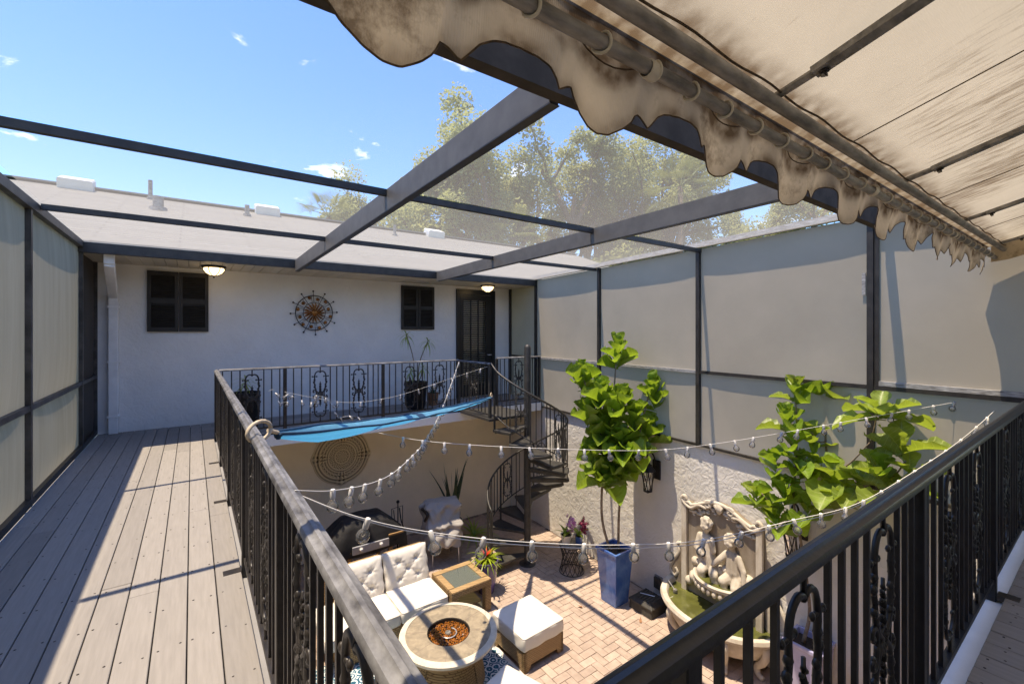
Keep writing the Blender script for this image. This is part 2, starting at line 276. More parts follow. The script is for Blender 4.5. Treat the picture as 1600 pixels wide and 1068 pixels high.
# ------------------------------------------------------------------ mesh helpers
class MB:
    def __init__(s): s.v = []; s.f = []
    def add(s, vs, fs):
        o = len(s.v); s.v += [tuple(p) for p in vs]; s.f += [tuple(i+o for i in f) for f in fs]; return s
    def box(s, c, d, rz=0, rx=0, ry=0):
        h = [x/2 for x in d]; m = Euler((rx, ry, rz)).to_matrix(); c = Vector(c)
        vs = [c + m @ Vector((x*h[0], y*h[1], z*h[2])) for x in (-1, 1) for y in (-1, 1) for z in (-1, 1)]
        return s.add(vs, [(0, 1, 3, 2), (4, 6, 7, 5), (0, 4, 5, 1), (2, 3, 7, 6), (0, 2, 6, 4), (1, 5, 7, 3)])
    def bb(s, a, b):
        return s.box([(x+y)/2 for x, y in zip(a, b)], [abs(y-x) for x, y in zip(a, b)])
    def bar(s, a, b, w, h, up=(0, 0, 1)):
        a = Vector(a); b = Vector(b); d = (b-a).normalized(); u = Vector(up); x = d.cross(u)
        if x.length < 1e-4: x = d.cross(Vector((1, 0, 0)))
        x.normalize(); y = x.cross(d)
        vs = [p + x*i*w/2 + y*j*h/2 for p in (a, b) for i, j in ((-1, -1), (1, -1), (1, 1), (-1, 1))]
        return s.add(vs, [(3, 2, 1, 0), (4, 5, 6, 7), (0, 1, 5, 4), (1, 2, 6, 5), (2, 3, 7, 6), (3, 0, 4, 7)])
    def tube(s, pts, r, n=8, cap=True):
        pts = [Vector(p) for p in pts]; k = len(pts); rs = r if isinstance(r, (list, tuple)) else [r]*k
        o = len(s.v); pu = None
        for i, p in enumerate(pts):
            t = (pts[min(i+1, k-1)] - pts[max(i-1, 0)])
            t = t.normalized() if t.length > 1e-9 else Vector((0, 0, 1))
            if pu is None:
                pu = t.orthogonal().normalized()
            pu = (pu - t*pu.dot(t)); pu = pu.normalized() if pu.length > 1e-6 else t.orthogonal().normalized()
            q = t.cross(pu)
            for j in range(n):
                a = 2*pi*j/n; s.v.append(tuple(p + (pu*cos(a)+q*sin(a))*rs[i]))
        for i in range(k-1):
            for j in range(n):
                s.f.append((o+i*n+j, o+i*n+(j+1) % n, o+(i+1)*n+(j+1) % n, o+(i+1)*n+j))
        if cap: s.f.append(tuple(o+j for j in range(n))[::-1]); s.f.append(tuple(o+(k-1)*n+j for j in range(n)))
        return s
    def lathe(s, prof, n=24, c=(0, 0, 0), sx=1, sy=1, a0=0, a1=2*pi):
        o = len(s.v); full = abs(a1-a0-2*pi) < 1e-6; m = n if full else n+1
        for r, z in prof:
            for j in range(m):
                a = a0+(a1-a0)*j/n; s.v.append((c[0]+r*cos(a)*sx, c[1]+r*sin(a)*sy, c[2]+z))
        for i in range(len(prof)-1):
            for j in range(n):
                k = (j+1) % m; s.f.append((o+i*m+j, o+i*m+k, o+(i+1)*m+k, o+(i+1)*m+j))
        return s
    def grid(s, fn, nu, nv):
        o = len(s.v)
        for i in range(nu+1):
            for j in range(nv+1): s.v.append(tuple(fn(i/nu, j/nv)))
        for i in range(nu):
            for j in range(nv):
                a = o+i*(nv+1)+j; s.f.append((a, a+nv+1, a+nv+2, a+1))
        return s
    def ball(s, c, r, n=8, m=6, sc=(1, 1, 1)):
        pr = [(max(1e-4, sin(pi*i/m)), -cos(pi*i/m)) for i in range(m+1)]
        o = len(s.v); r3 = [r*k for k in sc]
        for q, z in pr:
            for j in range(n):
                a = 2*pi*j/n; s.v.append((c[0]+q*cos(a)*r3[0], c[1]+q*sin(a)*r3[1], c[2]+z*r3[2]))
        for i in range(m):
            for j in range(n):
                s.f.append((o+i*n+j, o+i*n+(j+1) % n, o+(i+1)*n+(j+1) % n, o+(i+1)*n+j))
        return s
    def mesh(s, name, mat, smooth=False, bevel=0, seg=2):
        me = bpy.data.meshes.new(name); me.from_pydata(s.v, [], s.f)
        if bevel:
            bm = bmesh.new(); bm.from_mesh(me); bmesh.ops.remove_doubles(bm, verts=bm.verts, dist=1e-5)
            bmesh.ops.bevel(bm, geom=[e for e in bm.edges if len(e.link_faces) == 2 and e.calc_face_angle(0) > .5], offset=bevel, segments=seg, affect='EDGES', profile=.5); bm.to_mesh(me); bm.free()
        if isinstance(mat, str): mat = MATS[mat]
        me.materials.append(mat)
        if smooth:
            me.shade_smooth()
            if smooth == 'auto': me.set_sharp_from_angle(angle=R(40))
        me.validate(); me.update(); return me
    def build(s, name, mat, parent=None, loc=(0, 0, 0), rot=(0, 0, 0), **k):
        return put(name, s.mesh(name, mat, **k), parent, loc, rot)
def put(name, me, parent=None, loc=(0, 0, 0), rot=(0, 0, 0), scale=(1, 1, 1)):
    o = bpy.data.objects.new(name, me); COL.objects.link(o); o.parent = parent; o.location = loc; o.rotation_euler = rot; o.scale = scale; return o
def tag(o, label=None, cat=None, group=None, kind=None):
    for k, x in (('label', label), ('category', cat), ('group', group), ('kind', kind)):
        if x: o[k] = x
    return o
def thing(name, label, cat, loc=(0, 0, 0), rz=0, group=None):
    o = bpy.data.objects.new(name, None); COL.objects.link(o); o.location = loc; o.rotation_euler = (0, 0, rz); o.empty_display_size = .1
    return tag(o, label, cat, group)
def smooth_path(pts, n=8):
    pts = [Vector(p) for p in pts]; P = [pts[0]*2-pts[1]] + pts + [pts[-1]*2-pts[-2]]; o = []
    for i in range(1, len(P)-2):
        a, b, c, d = P[i-1:i+3]
        for k in range(n):
            t = k/n; o.append(.5*((2*b)+(c-a)*t+(2*a-5*b+4*c-d)*t*t+(3*b-a-3*c+d)*t**3))
    o.append(pts[-1]); return o
s_, c_ = sin(YAW), cos(YAW)
def at(px, py, t):                       # a point of the place, t metres out along the line of sight
    d = (px-800)/695.; v = (516-py)/695.
    return Vector((t*(s_+d*c_), t*(c_-d*s_), 1.6+v*t))
G = -2.9
WX = lambda Y: 6.58+.06*(Y-8.17)         # the long stucco and screen wall runs a few degrees out of square
WROT = -math.atan(.06)

# ------------------------------------------------------------------ setting: ground, slabs, decks, patio
tag(MB().add([(-300, -300, G-.12), (300, -300, G-.12), (300, 600, G-.12), (-300, 600, G-.12)], [(0, 1, 2, 3)]).build('ground', 'ground_grass'), kind='structure')
pt = tag(MB().bb((-1.3, -1.2, G-.11), (6.6, 9.32, G-.012)).build('patio', 'mortar'), kind='structure')
BW, BL = .118, .236
hm = MB().box((0, 0, -.02), (BL-.006, BW-.006, .04)).mesh('brick', 'brick', bevel=.003, seg=1)
bricks = []
for i in range(-14, 66):
    for j in range(-4, 94):
        x, y = i*BW, j*BW
        if not (1.2 < x < 6.75 and 2.0 < y < 9.4): continue
        k = (i-j) % 4
        if k == 0: bricks.append((x+BW, y+BW/2, 0))
        elif k == 3: bricks.append((x+BW/2, y+BW, pi/2))
bricks = [b for b in bricks if b[0] < WX(b[1])-.05 and b[1] < 9.25]
def shown(b):
    x, y = b[:2]
    return (3.55 < x < WX(y)-.15) and (2.9 < y < 6.6) and not (3.45 < x < 4.3 and 4.55 < y < 6.0) and y > 2.6+(x-3.5)*.25 and not (x > 5.4 and y < 4.3)
vis = sorted([b for b in bricks if shown(b)], key=lambda b: b[0]**2+b[1]**2)[:300]
vset = set(vis); rest = MB()
for x, y, r in bricks:
    dz = random.uniform(-.002, .002)
    if (x, y, r) in vset: put('brick', hm, pt, (x, y, G+dz), (random.uniform(-.006, .006), random.uniform(-.006, .006), r+random.uniform(-.01, .01)))
    else: rest.box((x, y, G-.02+dz), (BL-.006, BW-.006, .04), r)
tag(rest.build('brick_paving', 'brick', pt), kind='stuff')

# balcony slabs
for nm, a, b in (('left_balcony_slab', (-1.3, -1.1, -.22), (.335, 9.3, -.05)), ('back_balcony_slab', (.352, 7.88, -.22), (6.53, 9.3, -.05)), ('near_balcony_slab', (.352, -1.1, -.22), (6.13, .55, -.05))):
    tag(MB().bb(a, b).build(nm, 'concrete' if 'left' in nm else 'fascia_white'), kind='structure')
dk = {}
def deck(name, x0, x1, y0, y1, along, joints, notch=()):
    p = tag(MB().bb((x0+.01, y0+.01, -.046), (x1-.01, y1-.01, -.032)).build(name, 'deck_under'), kind='structure')
    W = .146; sc = MB(); n = round(((x1-x0) if along == 'y' else (y1-y0))/W); W = ((x1-x0) if along == 'y' else (y1-y0))/n
    for i in range(n):
        a0 = (y0 if along == 'y' else x0); a1 = (y1 if along == 'y' else x1)
        cuts = [a0]+sorted(a0+(a1-a0)*((j+i*.37) % 1) for j in joints)+[a1]
        for q in range(len(cuts)-1):
            L = cuts[q+1]-cuts[q]-.004
            if L < .3 and len(cuts) > 2 and q: pass
            c = (cuts[q]+cuts[q+1])/2; off = x0+W*(i+.5) if along == 'y' else y0+W*(i+.5)
            me = MB().box((0, 0, 0), (W-.006, L, .03)).mesh('deck_board', 'deck_board', bevel=.003, seg=1)
            put('deck_board', me, p, (off, c, -.015+random.uniform(-.0012, .0012)) if along == 'y' else (c, off, -.015), (0, 0, 0 if along == 'y' else pi/2))
        k = a0+.2
        while k < a1:
            for e in (-.045, .045):
                if random.random() < .9:
                    u = off+e+random.uniform(-.006, .006); v = k+random.uniform(-.03, .03)
                    sc.lathe([(.0001, .0018), (.0055, .0012), (.006, -.004)], 6, (u, v, 0) if along == 'y' else (v, u, 0))
            k += .41
    tag(sc.build('screws', 'screw', p), kind='stuff')
    return p
deck('left_walkway_deck', -1.178, .268, -1.05, 9.28, 'y', (.22, .61))
deck('back_walkway_deck', .25, 6.5, 7.93, 9.28, 'x', (.4, .8))
deck('near_walkway_deck', .25, 6.1, -1.05, .44, 'y', ())

# ------------------------------------------------------------------ back house
hs = thing('back_house', 'white stucco house with shingled roof across the courtyard', 'house', (2.7, 9.3, G))
H = lambda x, y, z: (x-2.7, y-9.3, z-G)
def hp(name, mb, mat, parent=hs, **k): return mb.build(name, mat, parent, **k)
hp('upper_wall', MB().bb(H(-1.8, 9.3, -.05), H(9.0, 9.5, 2.68)), 'wall_white')
hp('lower_wall', MB().bb(H(-1.8, 9.31, G), H(9.0, 9.5, -.053)), 'wall_cream')
hp('back_wall', MB().bb(H(-8, 9.52, G), H(12, 17.6, 2.66)), 'wall_white')
n = 55
for i in range(n):
    W = 8.0/n; x = -1.35+W*(i+.5)
    hp('soffit_plank', MB().box((0, 0, 0), (W-.008, 1.12, .016), ), 'soffit', loc=H(x, 8.75, 2.655+(i % 2)*.001))
hp('fascia_board', MB().bb(H(-8, 8.21, 2.67), H(12, 8.235, 2.79)), 'fascia_white')
RZ, RY = 4.62, 13.0
rf = hp('roof', MB().add([H(-8, 8.1, 2.80), H(12.5, 8.1, 2.80), H(12.5, RY, RZ), H(-8, RY, RZ), H(-8, 18, 2.80), H(12.5, 18, 2.80),
                           H(-8, 8.1, 2.77), H(12.5, 8.1, 2.77), H(-8, 18, 2.77), H(12.5, 18, 2.77)], [(0, 1, 2, 3), (3, 2, 5, 4), (0, 6, 7, 1), (4, 5, 9, 8), (0, 3, 4, 8, 6), (1, 7, 9, 5, 2), (6, 8, 9, 7)]), 'shingle')
hp('ridge_cap', MB().bar(H(-8, RY, RZ+.012), H(12.5, RY, RZ+.012), .3, .03), 'shingle', rf)
rz = lambda y: 2.8+(RZ-2.8)*(y-8.1)/(RY-8.1)
SL = math.atan((RZ-2.8)/(RY-8.1))
for x, y in ((-1.95, 12.86), (1.55, 12.84), (6.2, 12.85)):
    m = MB(); pr = [(-.27, 0), (-.27, .17), (-.25, .2), (.25, .2), (.27, .17), (.27, 0)]
    vs = [(px, yy, pz) for yy in (-.2, .2) for px, pz in pr]; m.add(vs, [(0, 1, 2, 3, 4, 5)[::-1], (6, 7, 8, 9, 10, 11)]+[(i, (i+1) % 6, 6+(i+1) % 6, 6+i) for i in range(6)])
    hp('roof_vent', m, 'vent_white', rf, loc=H(x, y, rz(y)), rot=(SL, 0, 0))
for x, y, h, r in ((-.75, 12.7, .42, .04), (-.55, 11.4, .26, .09), (1.05, 12.1, .25, .05), (4.6, 12.0, .3, .04)):
    hp('vent_pipe', MB().lathe([(r*1.8, -.05), (r*1.6, .04), (r, .05), (r, h), (r*.8, h), (r*.8, h-.05)], 12, H(x, y, rz(y))), 'galvanised', rf, smooth='auto')
def shutter_pair(x0, x1, z0, z1):
    for a, b in ((x0, (x0+x1)/2-.004), ((x0+x1)/2+.004, x1)):
        w_, h_ = b-a, z1-z0; fr = MB(); t_ = .05
        for q in ((-w_/2+t_/2, 0, t_, h_), (w_/2-t_/2, 0, t_, h_)): fr.box((q[0], 0, q[1]), (q[2], .04, q[3]))
        for z in (-h_/2+t_/2+.01, -.0, h_/2-t_/2-.01): fr.box((0, 0, z), (w_-2*t_, .038, t_+.02))
        fr.box((0, .016, 0), (w_-.02, .004, h_-.02))
        o = hp('shutter', fr, 'shutter', loc=H((a+b)/2, 9.27, (z0+z1)/2))
        lv = MB(); k = -h_/2+.09
        while k < h_/2-.08:
            if abs(k) > .05: lv.box((0, 0, k), (w_-2*t_-.002, .028, .006), rx=R(-38))
            k += .03
        tag(lv.build('louvers', 'shutter', o), kind='stuff')
shutter_pair(-.59, .23, 1.58, 2.57); shutter_pair(3.70, 4.48, 1.62, 2.58)
# French door
dx0, dx1, dz1 = 5.06, 6.14, 2.58; dw = dx1-dx0
fr = MB(); fr.bb((-dw/2, -.05, 0), (-dw/2+.09, .0, dz1)); fr.bb((dw/2-.09, -.05, 0), (dw/2, 0, dz1)); fr.bb((-dw/2+.09, -.05, dz1-.12), (dw/2-.09, 0, dz1))
l0, l1 = -dw/2+.10, dw/2-.10
fr.bb((l0, -.038, .02), (l0+.085, -.004, dz1-.13)); fr.bb((l1-.085-.09, -.038, .02), (l1, -.004, dz1-.13)); fr.bb((l0+.085, -.037, .02), (l1-.175, -.004, .30)); fr.bb((l0+.085, -.037, dz1-.25), (l1-.175, -.004, dz1-.13))
door = hp('door', fr, 'door_black', loc=H((dx0+dx1)/2, 9.3, 0))
gx0, gx1, gz0, gz1 = l0+.085, l1-.175, .30, dz1-.25; mu = MB(); nr = 5
for i in (1, 2): x = gx0+(gx1-gx0)*i/3; mu.bb((x-.013, -.034, gz0), (x+.013, -.012, gz1))
for j in range(1, nr):
    z = gz0+(gz1-gz0)*j/nr
    for i in range(3): mu.bb((gx0+(gx1-gx0)*i/3+.0135, -.033, z-.013), (gx0+(gx1-gx0)*(i+1)/3-.0135, -.012, z+.013))
mu.build('muntins', 'door_black', door)
for i in range(3):
    for j in range(nr):
        a = gx0+(gx1-gx0)*i/3; b = gx0+(gx1-gx0)*(i+1)/3; c = gz0+(gz1-gz0)*j/nr; d = gz0+(gz1-gz0)*(j+1)/nr
        MB().box((0, 0, 0), (b-a-.026, .004, d-c-.026)).build('pane', 'pane_glass', door, ((a+b)/2, -.02, (c+d)/2))
bl = MB(); k = gz0+.03
while k < gz1-.02: bl.box(((gx0+gx1)/2, -.005, k), (gx1-gx0, .03, .004), rx=R(30)); k += .045
tag(bl.build('blind_slats', 'blind', door), kind='stuff')
MB().bb((gx0, -.0015, gz0), (gx1, -.0005, gz1)).build('backing', 'door_black', door)
m = MB(); m.tube([(l1-.13, -.045, 1.0), (l1-.13, -.09, 1.0), (l1-.03, -.09, 1.0)], .012, 8); m.build('door_handle', 'steel', door, smooth=True)
# downspout
ds = MB(); path = [(-.93, 8.27, 2.66), (-.93, 8.27, 2.52), (-.99, 9.2, 2.12), (-.99, 9.22, 2.0), (-.99, 9.22, .0)]
for a, b in zip(path, path[1:]):
    ds.bar(H(*a), H(*b), .115, .08, up=(0, 1, .3))
hp('downspout', ds, 'white_metal', bevel=.008)
for z in (1.95, 1.1, .25): hp('downspout_strap', MB().bb(H(-1.06, 9.17, z), H(-.92, 9.3, z+.03)), 'white_metal')

# ------------------------------------------------------------------ stucco wall on the right, neighbours of the frame
sw = thing('stucco_wall', 'long white stucco wall under the grey screens on the right', 'wall', (6.58, 8.17, G), WROT)
MB().bb((0, -9.4, 0), (.25, 1.12, -G-.19)).build('wall_body', 'stucco', sw)
MB().bb((-.012, -9.4, -G-.188), (.27, 1.12, -G-.165)).build('cap', 'fascia_white', sw)
lw = thing('lower_left_wall', 'cream wall under the left walkway', 'wall', (-1.25, 4, G)); MB().bb((-.1, -5.1, 0), (0, 5.2, -G-.23)).build('wall_body', 'wall_cream', lw)
nh = thing('near_house', 'white house wall behind the near walkway', 'house', (2.5, -1.2, G)); MB().bb((-4.4, -.3, 0), (3.7, 0, 6.3)).build('wall', 'wall_white', nh)
MB().bb((-4.6, -4.5, 6.35), (3.8, .3, 6.5)).build('roof', 'shingle', nh)

# ------------------------------------------------------------------ screen enclosure: left wall, right wall, roof frame
lf = thing('left_screen_wall', 'olive privacy screen wall in dark frame beside the left walkway', 'screen wall', (-1.18, 8.17, 0))
ys = [1.1, 0, -2.34, -4.68, -7.02, -9.3]
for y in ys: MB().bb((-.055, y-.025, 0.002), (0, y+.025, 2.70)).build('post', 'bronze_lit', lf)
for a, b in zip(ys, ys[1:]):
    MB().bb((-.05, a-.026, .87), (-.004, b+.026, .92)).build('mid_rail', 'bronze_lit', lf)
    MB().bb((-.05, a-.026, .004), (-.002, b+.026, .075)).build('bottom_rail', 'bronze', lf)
    for z0, z1 in ((.075, .87), (.92, 2.70)):
        L_ = a-b-.05
        def f(u, v, a=a, z0=z0, z1=z1, L_=L_):
            return (-.012-.03+.03*(1-(2*u-1)**4)*(1-(2*v-1)**4), a-.025-L_*u, z0+(z1-z0)*v)
        MB().grid(f, 10, 10).build('screen_panel', 'screen_shaded' if a > 1 else 'screen_left', lf, smooth=True)
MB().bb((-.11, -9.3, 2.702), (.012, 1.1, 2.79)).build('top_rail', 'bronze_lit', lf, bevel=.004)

rw = thing('right_screen_wall', 'tall grey privacy screen wall standing on the white stucco wall', 'screen wall', (6.58, 8.17, 0), WROT)
rys = [1.1, -.03, -2.15, -4.32, -6.49, -8.66]
roofz = lambda Y: 2.77+.017*(8.17-Y)     # the roof frame climbs gently toward the near house
for y in rys:
    MB().bb((-.06, y-.03, -.163), (.0, y+.03, roofz(8.17+y)+.0)).build('post', 'bronze', rw)
for i, (a, b) in enumerate(zip(rys, rys[1:])):
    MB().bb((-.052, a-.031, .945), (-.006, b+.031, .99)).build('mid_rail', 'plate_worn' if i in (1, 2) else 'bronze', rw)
    MB().bb((-.052, a-.031, -.162), (-.006, b+.031, -.13)).build('bottom_rail', 'bronze', rw)
    for z0, z1 in ((-.13, .945), (.99, None)):
        L_ = a-b-.06; A = a-.03
        t0, t1 = (z1, z1) if z1 else (roofz(8.17+a), roofz(8.17+b))
        def f(u, v, A=A, L_=L_, z0=z0, t0=t0, t1=t1):
            return (-.008+.012*(1-(2*u-1)**4)*(1-(2*v-1)**4), A-L_*u, z0+(t0+(t1-t0)*u-z0)*v)
        MB().grid(f, 8, 8).build('screen_panel', 'screen_right', rw, smooth=True)
# sash frame of the last bays, beside the near walkway
MB().bb((-.04, -6.565, .99), (-.02, -6.521, 2.85)).build('sash_stile', 'bronze', rw)
MB().bb((-.05, -8.6, .992), (-.008, -6.566, 1.04)).build('sash_rail', 'plate_worn', rw)
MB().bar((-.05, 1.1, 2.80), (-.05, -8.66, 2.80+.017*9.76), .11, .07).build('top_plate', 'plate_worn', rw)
MB().bb((-.03, -6.44, 2.0), (-.015, -6.405, 2.25)).build('tape_strip', 'plate_worn', rw)

fr = thing('roof_frame', 'dark aluminium roof frame with screens over the courtyard', 'roof frame', (2.7, 8.17, 2.77))
RFP = lambda x, y, z: (x-2.7, y-8.17, z-2.77)
MB().bb(RFP(-1.28, 8.10, 2.64), RFP(6.50, 8.20, 2.765)).build('gutter', 'bronze', fr)
def rb(x, y, dz): return RFP(x, y, roofz(y)+dz)
for x in (1.42, 4.0):
    cuts = [8.099, 6.08, 3.86, 1.62]
    for a, b in zip(cuts, cuts[1:]): MB().bar(rb(x, a, -.095), rb(x, b+.008, -.095), .06, .19).build('beam', 'grey_beam', fr, bevel=.004)
    MB().bar(rb(x, 8.099, -.1925), rb(x, 1.62, -.1925), .062, .004).build('beam_flange', 'bronze', fr)
xs = [-1.165, 1.388, 1.452, 3.968, 4.032, 6.42]
for y in (6.06, 3.84):
    for a, b in zip(xs[::2], xs[1::2]):
        MB().bar(rb(a, y, -.03), rb(b - (.03*(8.17-y)*.9 if b > 6 else 0), y, -.03), .05, .055).build('purlin', 'bronze', fr)
MB().bar(rb(-1.165, 1.56, -.10), rb(6.10, 1.56, -.10), .07, .2).build('header', 'header_paint', fr)
cols = [(-1.16, 1.40), (1.44, 3.98), (4.02, None)]; rows = [(8.09, 6.08), (6.04, 3.86), (3.82, 1.6)]
for a, b in cols:
    for y0, y1 in rows:
        e0 = b or WX(y0)-.1; e1 = b or WX(y1)-.1
        MB().add([rb(a, y0, .004), rb(e0, y0, .004), rb(e1, y1, .004), rb(a, y1, .004)], [(0, 1, 2, 3)]).build('screen_panel', 'roof_screen', fr)

# ------------------------------------------------------------------ iron railings
def cast_panel_mesh(name, mat, r=.0075, n=6):
    m = MB(); Z = .537
    for sx in (-1, 1):
        for sz in (-1, 1):
            q = lambda x, z: (x*sx, 0, Z+(z-Z)*sz)
            m.tube(smooth_path([q(0, .905), q(.035, .915), q(.072, .89), q(.09, .83), q(.086, .77), q(.093, .72), q(.082, .67), q(.078, .63), q(.06, .585), q(.035, .56), q(.012, .54)], 3), r, n)
            m.tube(smooth_path([q(.1, .572), q(.113, .582), q(.106, .602), q(.084, .604), q(.068, .582), q(.061, .537)], 3), r*.85, n)
            m.tube([q(.055, .83), q(.125, .83)], r*.7, n)
            for x, z, k in ((.09, .775, 1.9), (.098, .735, 2.0), (.084, .69, 1.8), (.088, .655, 2.0), (.07, .61, 1.8), (.1, .572, 1.5), (.055, .83, 1.3), (.125, .83, 1.3), (0, .905, 1.7)):
                m.ball(q(x, z), r*k*.8, 6, 4, (1, .8, 1.25))
            for z, k in ((.575, 1.5), (.60, 1.9), (.63, 1.5), (.655, 1.9), (.685, 1.4), (.715, 1.2)):
                m.ball(q(.0, z), r*k*.8, 6, 4, (1, .8, 1.3)); m.ball(q(.013, z-.012), r*.8, 5, 3)
        m.tube([(0.045*sx, 0, .537), (.0, 0, .585)], r*.8, n); m.tube([(0.045*sx, 0, .537), (.0, 0, .489)], r*.8, n)
    m.tube([(0, 0, .33), (0, 0, .745)], r*.6, n)
    m.tube([(0, 0, .07), (0, 0, .165)], r*.8, n); m.tube([(0, 0, .91), (0, 0, 1.0)], r*.8, n)
    return m.mesh(name, mat, smooth=True)
CP = cast_panel_mesh('cast_panel', 'rail_paint', .0115); CPN = cast_panel_mesh('cast_panel_heavy', 'rail_black', .0105, 8); CPS = cast_panel_mesh('cast_panel_stair', 'stair_paint', .0105)
PK = {k: MB().bb((-.008, -.008, .06), (.008, .008, .99)).mesh('picket', k) for k in ('rail_paint', 'stair_paint', 'rail_black')}
PO = {k: MB().bb((-.025, -.025, -.05), (.025, .025, .99)).mesh('post', k, bevel=.003, seg=1) for k in ('rail_paint', 'stair_paint', 'rail_black')}
RPROF = [(-.031, .985), (-.031, 1.0), (-.026, 1.008), (-.012, 1.012), (-.006, 1.02), (.006, 1.02), (.012, 1.012), (.026, 1.008), (.031, 1.0), (.031, .985)]
def rail_prof(L, x0=0):
    m = MB(); n = len(RPROF); k = max(1, int(L/.25))
    for i in range(k+1):
        for y, z in RPROF: m.v.append((x0+L*i/k, y, z))
    for i in range(k):
        for j in range(n): m.f.append((i*n+j, (i+1)*n+j, (i+1)*n+(j+1) % n, i*n+(j+1) % n))
    m.f.append(tuple(range(n))[::-1]); m.f.append(tuple(k*n+j for j in range(n))); return m
def rail_parts(par, p0, p1, posts, paint='rail_paint', top='rail_paint', panel=CP, ends=(0, 0), z=0):
    p0 = Vector(p0); p1 = Vector(p1); L = (p1-p0).length; a = atan2(p1.y-p0.y, p1.x-p0.x); ux = (p1-p0).normalized()
    loc = lambda s: (p0.x+ux.x*s, p0.y+ux.y*s, z)
    rail_prof(L-ends[0]-ends[1]).build('top_rail', top, par, loc(ends[0]), (0, 0, a), smooth='auto')
    MB().bb((0, -.016, .06), (L, .016, .085)).build('bottom_rail', paint, par, loc(0), (0, 0, a))
    for s in posts: put('post', PO[paint], par, loc(s), (0, 0, a))
    for s0, s1 in zip(posts, posts[1:]):
        B = s1-s0
        if B > 1.25:
            k = B/1.61; pk = [.126, .246, .375, .695, .80, .906, 1.015, 1.335, 1.43, 1.52]; pn = [.535, 1.175]
            pk = [x*k for x in pk]; pn = [x*k for x in pn]
        elif B > .55:
            pk = [B/2-.16, B/2+.16]; pn = [B/2]; x = B/2-.27
            while x > .07: pk += [x, B-x]; x -= .115
        else:
            n = int(B/.11); pk = [B*(i+1)/(n+1) for i in range(n)]; pn = []
        for x in pk: put('picket', PK[paint], par, loc(s0+x), (0, 0, a))
        for x in pn: put('cast_panel', panel, par, loc(s0+x), (0, 0, a))
r1 = thing('left_railing', 'weathered iron railing with sunlit grey top rail along left walkway', 'railing', (.295, .5, 0))
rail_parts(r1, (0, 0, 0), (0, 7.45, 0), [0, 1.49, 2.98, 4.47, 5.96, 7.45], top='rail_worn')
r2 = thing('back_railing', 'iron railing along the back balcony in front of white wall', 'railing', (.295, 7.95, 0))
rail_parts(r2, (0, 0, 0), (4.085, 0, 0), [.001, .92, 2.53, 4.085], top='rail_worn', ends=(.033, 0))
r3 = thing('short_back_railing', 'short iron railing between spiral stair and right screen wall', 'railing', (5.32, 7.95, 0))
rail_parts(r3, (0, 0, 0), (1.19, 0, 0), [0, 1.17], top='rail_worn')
r4 = thing('near_railing', 'large black iron railing crossing the lower right foreground', 'railing', (.295, .5, 0))
rail_parts(r4, (0, 0, 0), (5.80, 0, 0), [.47, 2.08, 3.69, 5.30, 5.78], 'rail_black', 'rail_black', panel=CPN, ends=(.033, 0))
for y in (1.99, 3.48, 4.97, 6.46):       # bracket feet let into the edge board
    MB().bb((-.13, -.035, -.03), (-.028, .035, .003)).build('bracket', 'rail_paint', r1, (0, y-.5, 0))
for x in (2.08, 3.69, 5.3): MB().bb((-.035, -.12, -.03), (.035, -.028, .003)).build('bracket', 'rail_paint', r4, (x, 0, 0))

# ------------------------------------------------------------------ spiral staircase
SX, SY, SR = 5.26, 6.80, .80
ss = thing('spiral_staircase', 'dark metal spiral staircase curling down from the back balcony', 'staircase', (SX, SY, G))
rise = -G/14; dA = R(27.7); A0 = pi
MB().lathe([(.16, 0), (.16, .012), (.075, .018), (.065, .02), (.065, 4.16), (.058, 4.2), (.03, 4.225), (.0001, 4.23)], 20).build('centre_pole', 'stair_paint', ss, smooth='auto')
tm = MB(); na = 6
for z in (0, -.05):
    tm.v += [(.06*cos(-dA*.06), .06*sin(-dA*.06)-.03, z), ] + [(SR*cos(dA*1.1*i/na), SR*sin(dA*1.1*i/na), z) for i in range(na+1)] + [(.06*cos(dA), .06*sin(dA)+.03, z)]
k = na+3; tm.f += [tuple(range(k)), tuple(range(k, 2*k))[::-1]] + [(i, k+i, k+(i+1) % k, (i+1) % k) for i in range(k)]
TM = tm.mesh('tread', 'stair_paint', bevel=.004, seg=1)
tz = lambda i: -G-rise*(i+1)
for i in range(13): put('tread', TM, ss, (0, 0, tz(i)), (0, 0, A0+dA*i))
for i in range(13):                       # bent bracket under each tread
    a = A0+dA*(i+.1); MB().bar((.06*cos(a), .06*sin(a), tz(i)-.07), (SR*.97*cos(a), SR*.97*sin(a), tz(i)-.055), .02, .035).build('tread_bracket', 'stair_paint', ss)
zl = -G
MB().bb((-.89, -.02, zl-.055), (.06, 1.06, zl-.006)).build('landing', 'stair_paint', ss, bevel=.004)
rail_parts(ss, (-.875, 1.13, 0), (-.83, .02, 0), [0, 1.08], 'stair_paint', 'rail_worn', CPS, z=zl-.01)
hz = lambda a: -G-rise*(max(0, (a-A0)/dA)+.4)
hel = lambda a, r, dz: (r*cos(a), r*sin(a), hz(a)+dz)
N_ = 84; aE = A0+dA*12.75; rr = SR-.03
MB().tube([(-.83, .03, zl+1.0)]+[hel(A0+(aE-A0)*i/N_, rr, .98) for i in range(1, N_+1)], .019, 8).build('handrail', 'stair_paint', ss, smooth=True)
MB().tube([hel(A0+(aE-A0)*i/N_, rr, .16) for i in range(N_+1)], .011, 6).build('bottom_rail', 'stair_paint', ss, smooth=True)
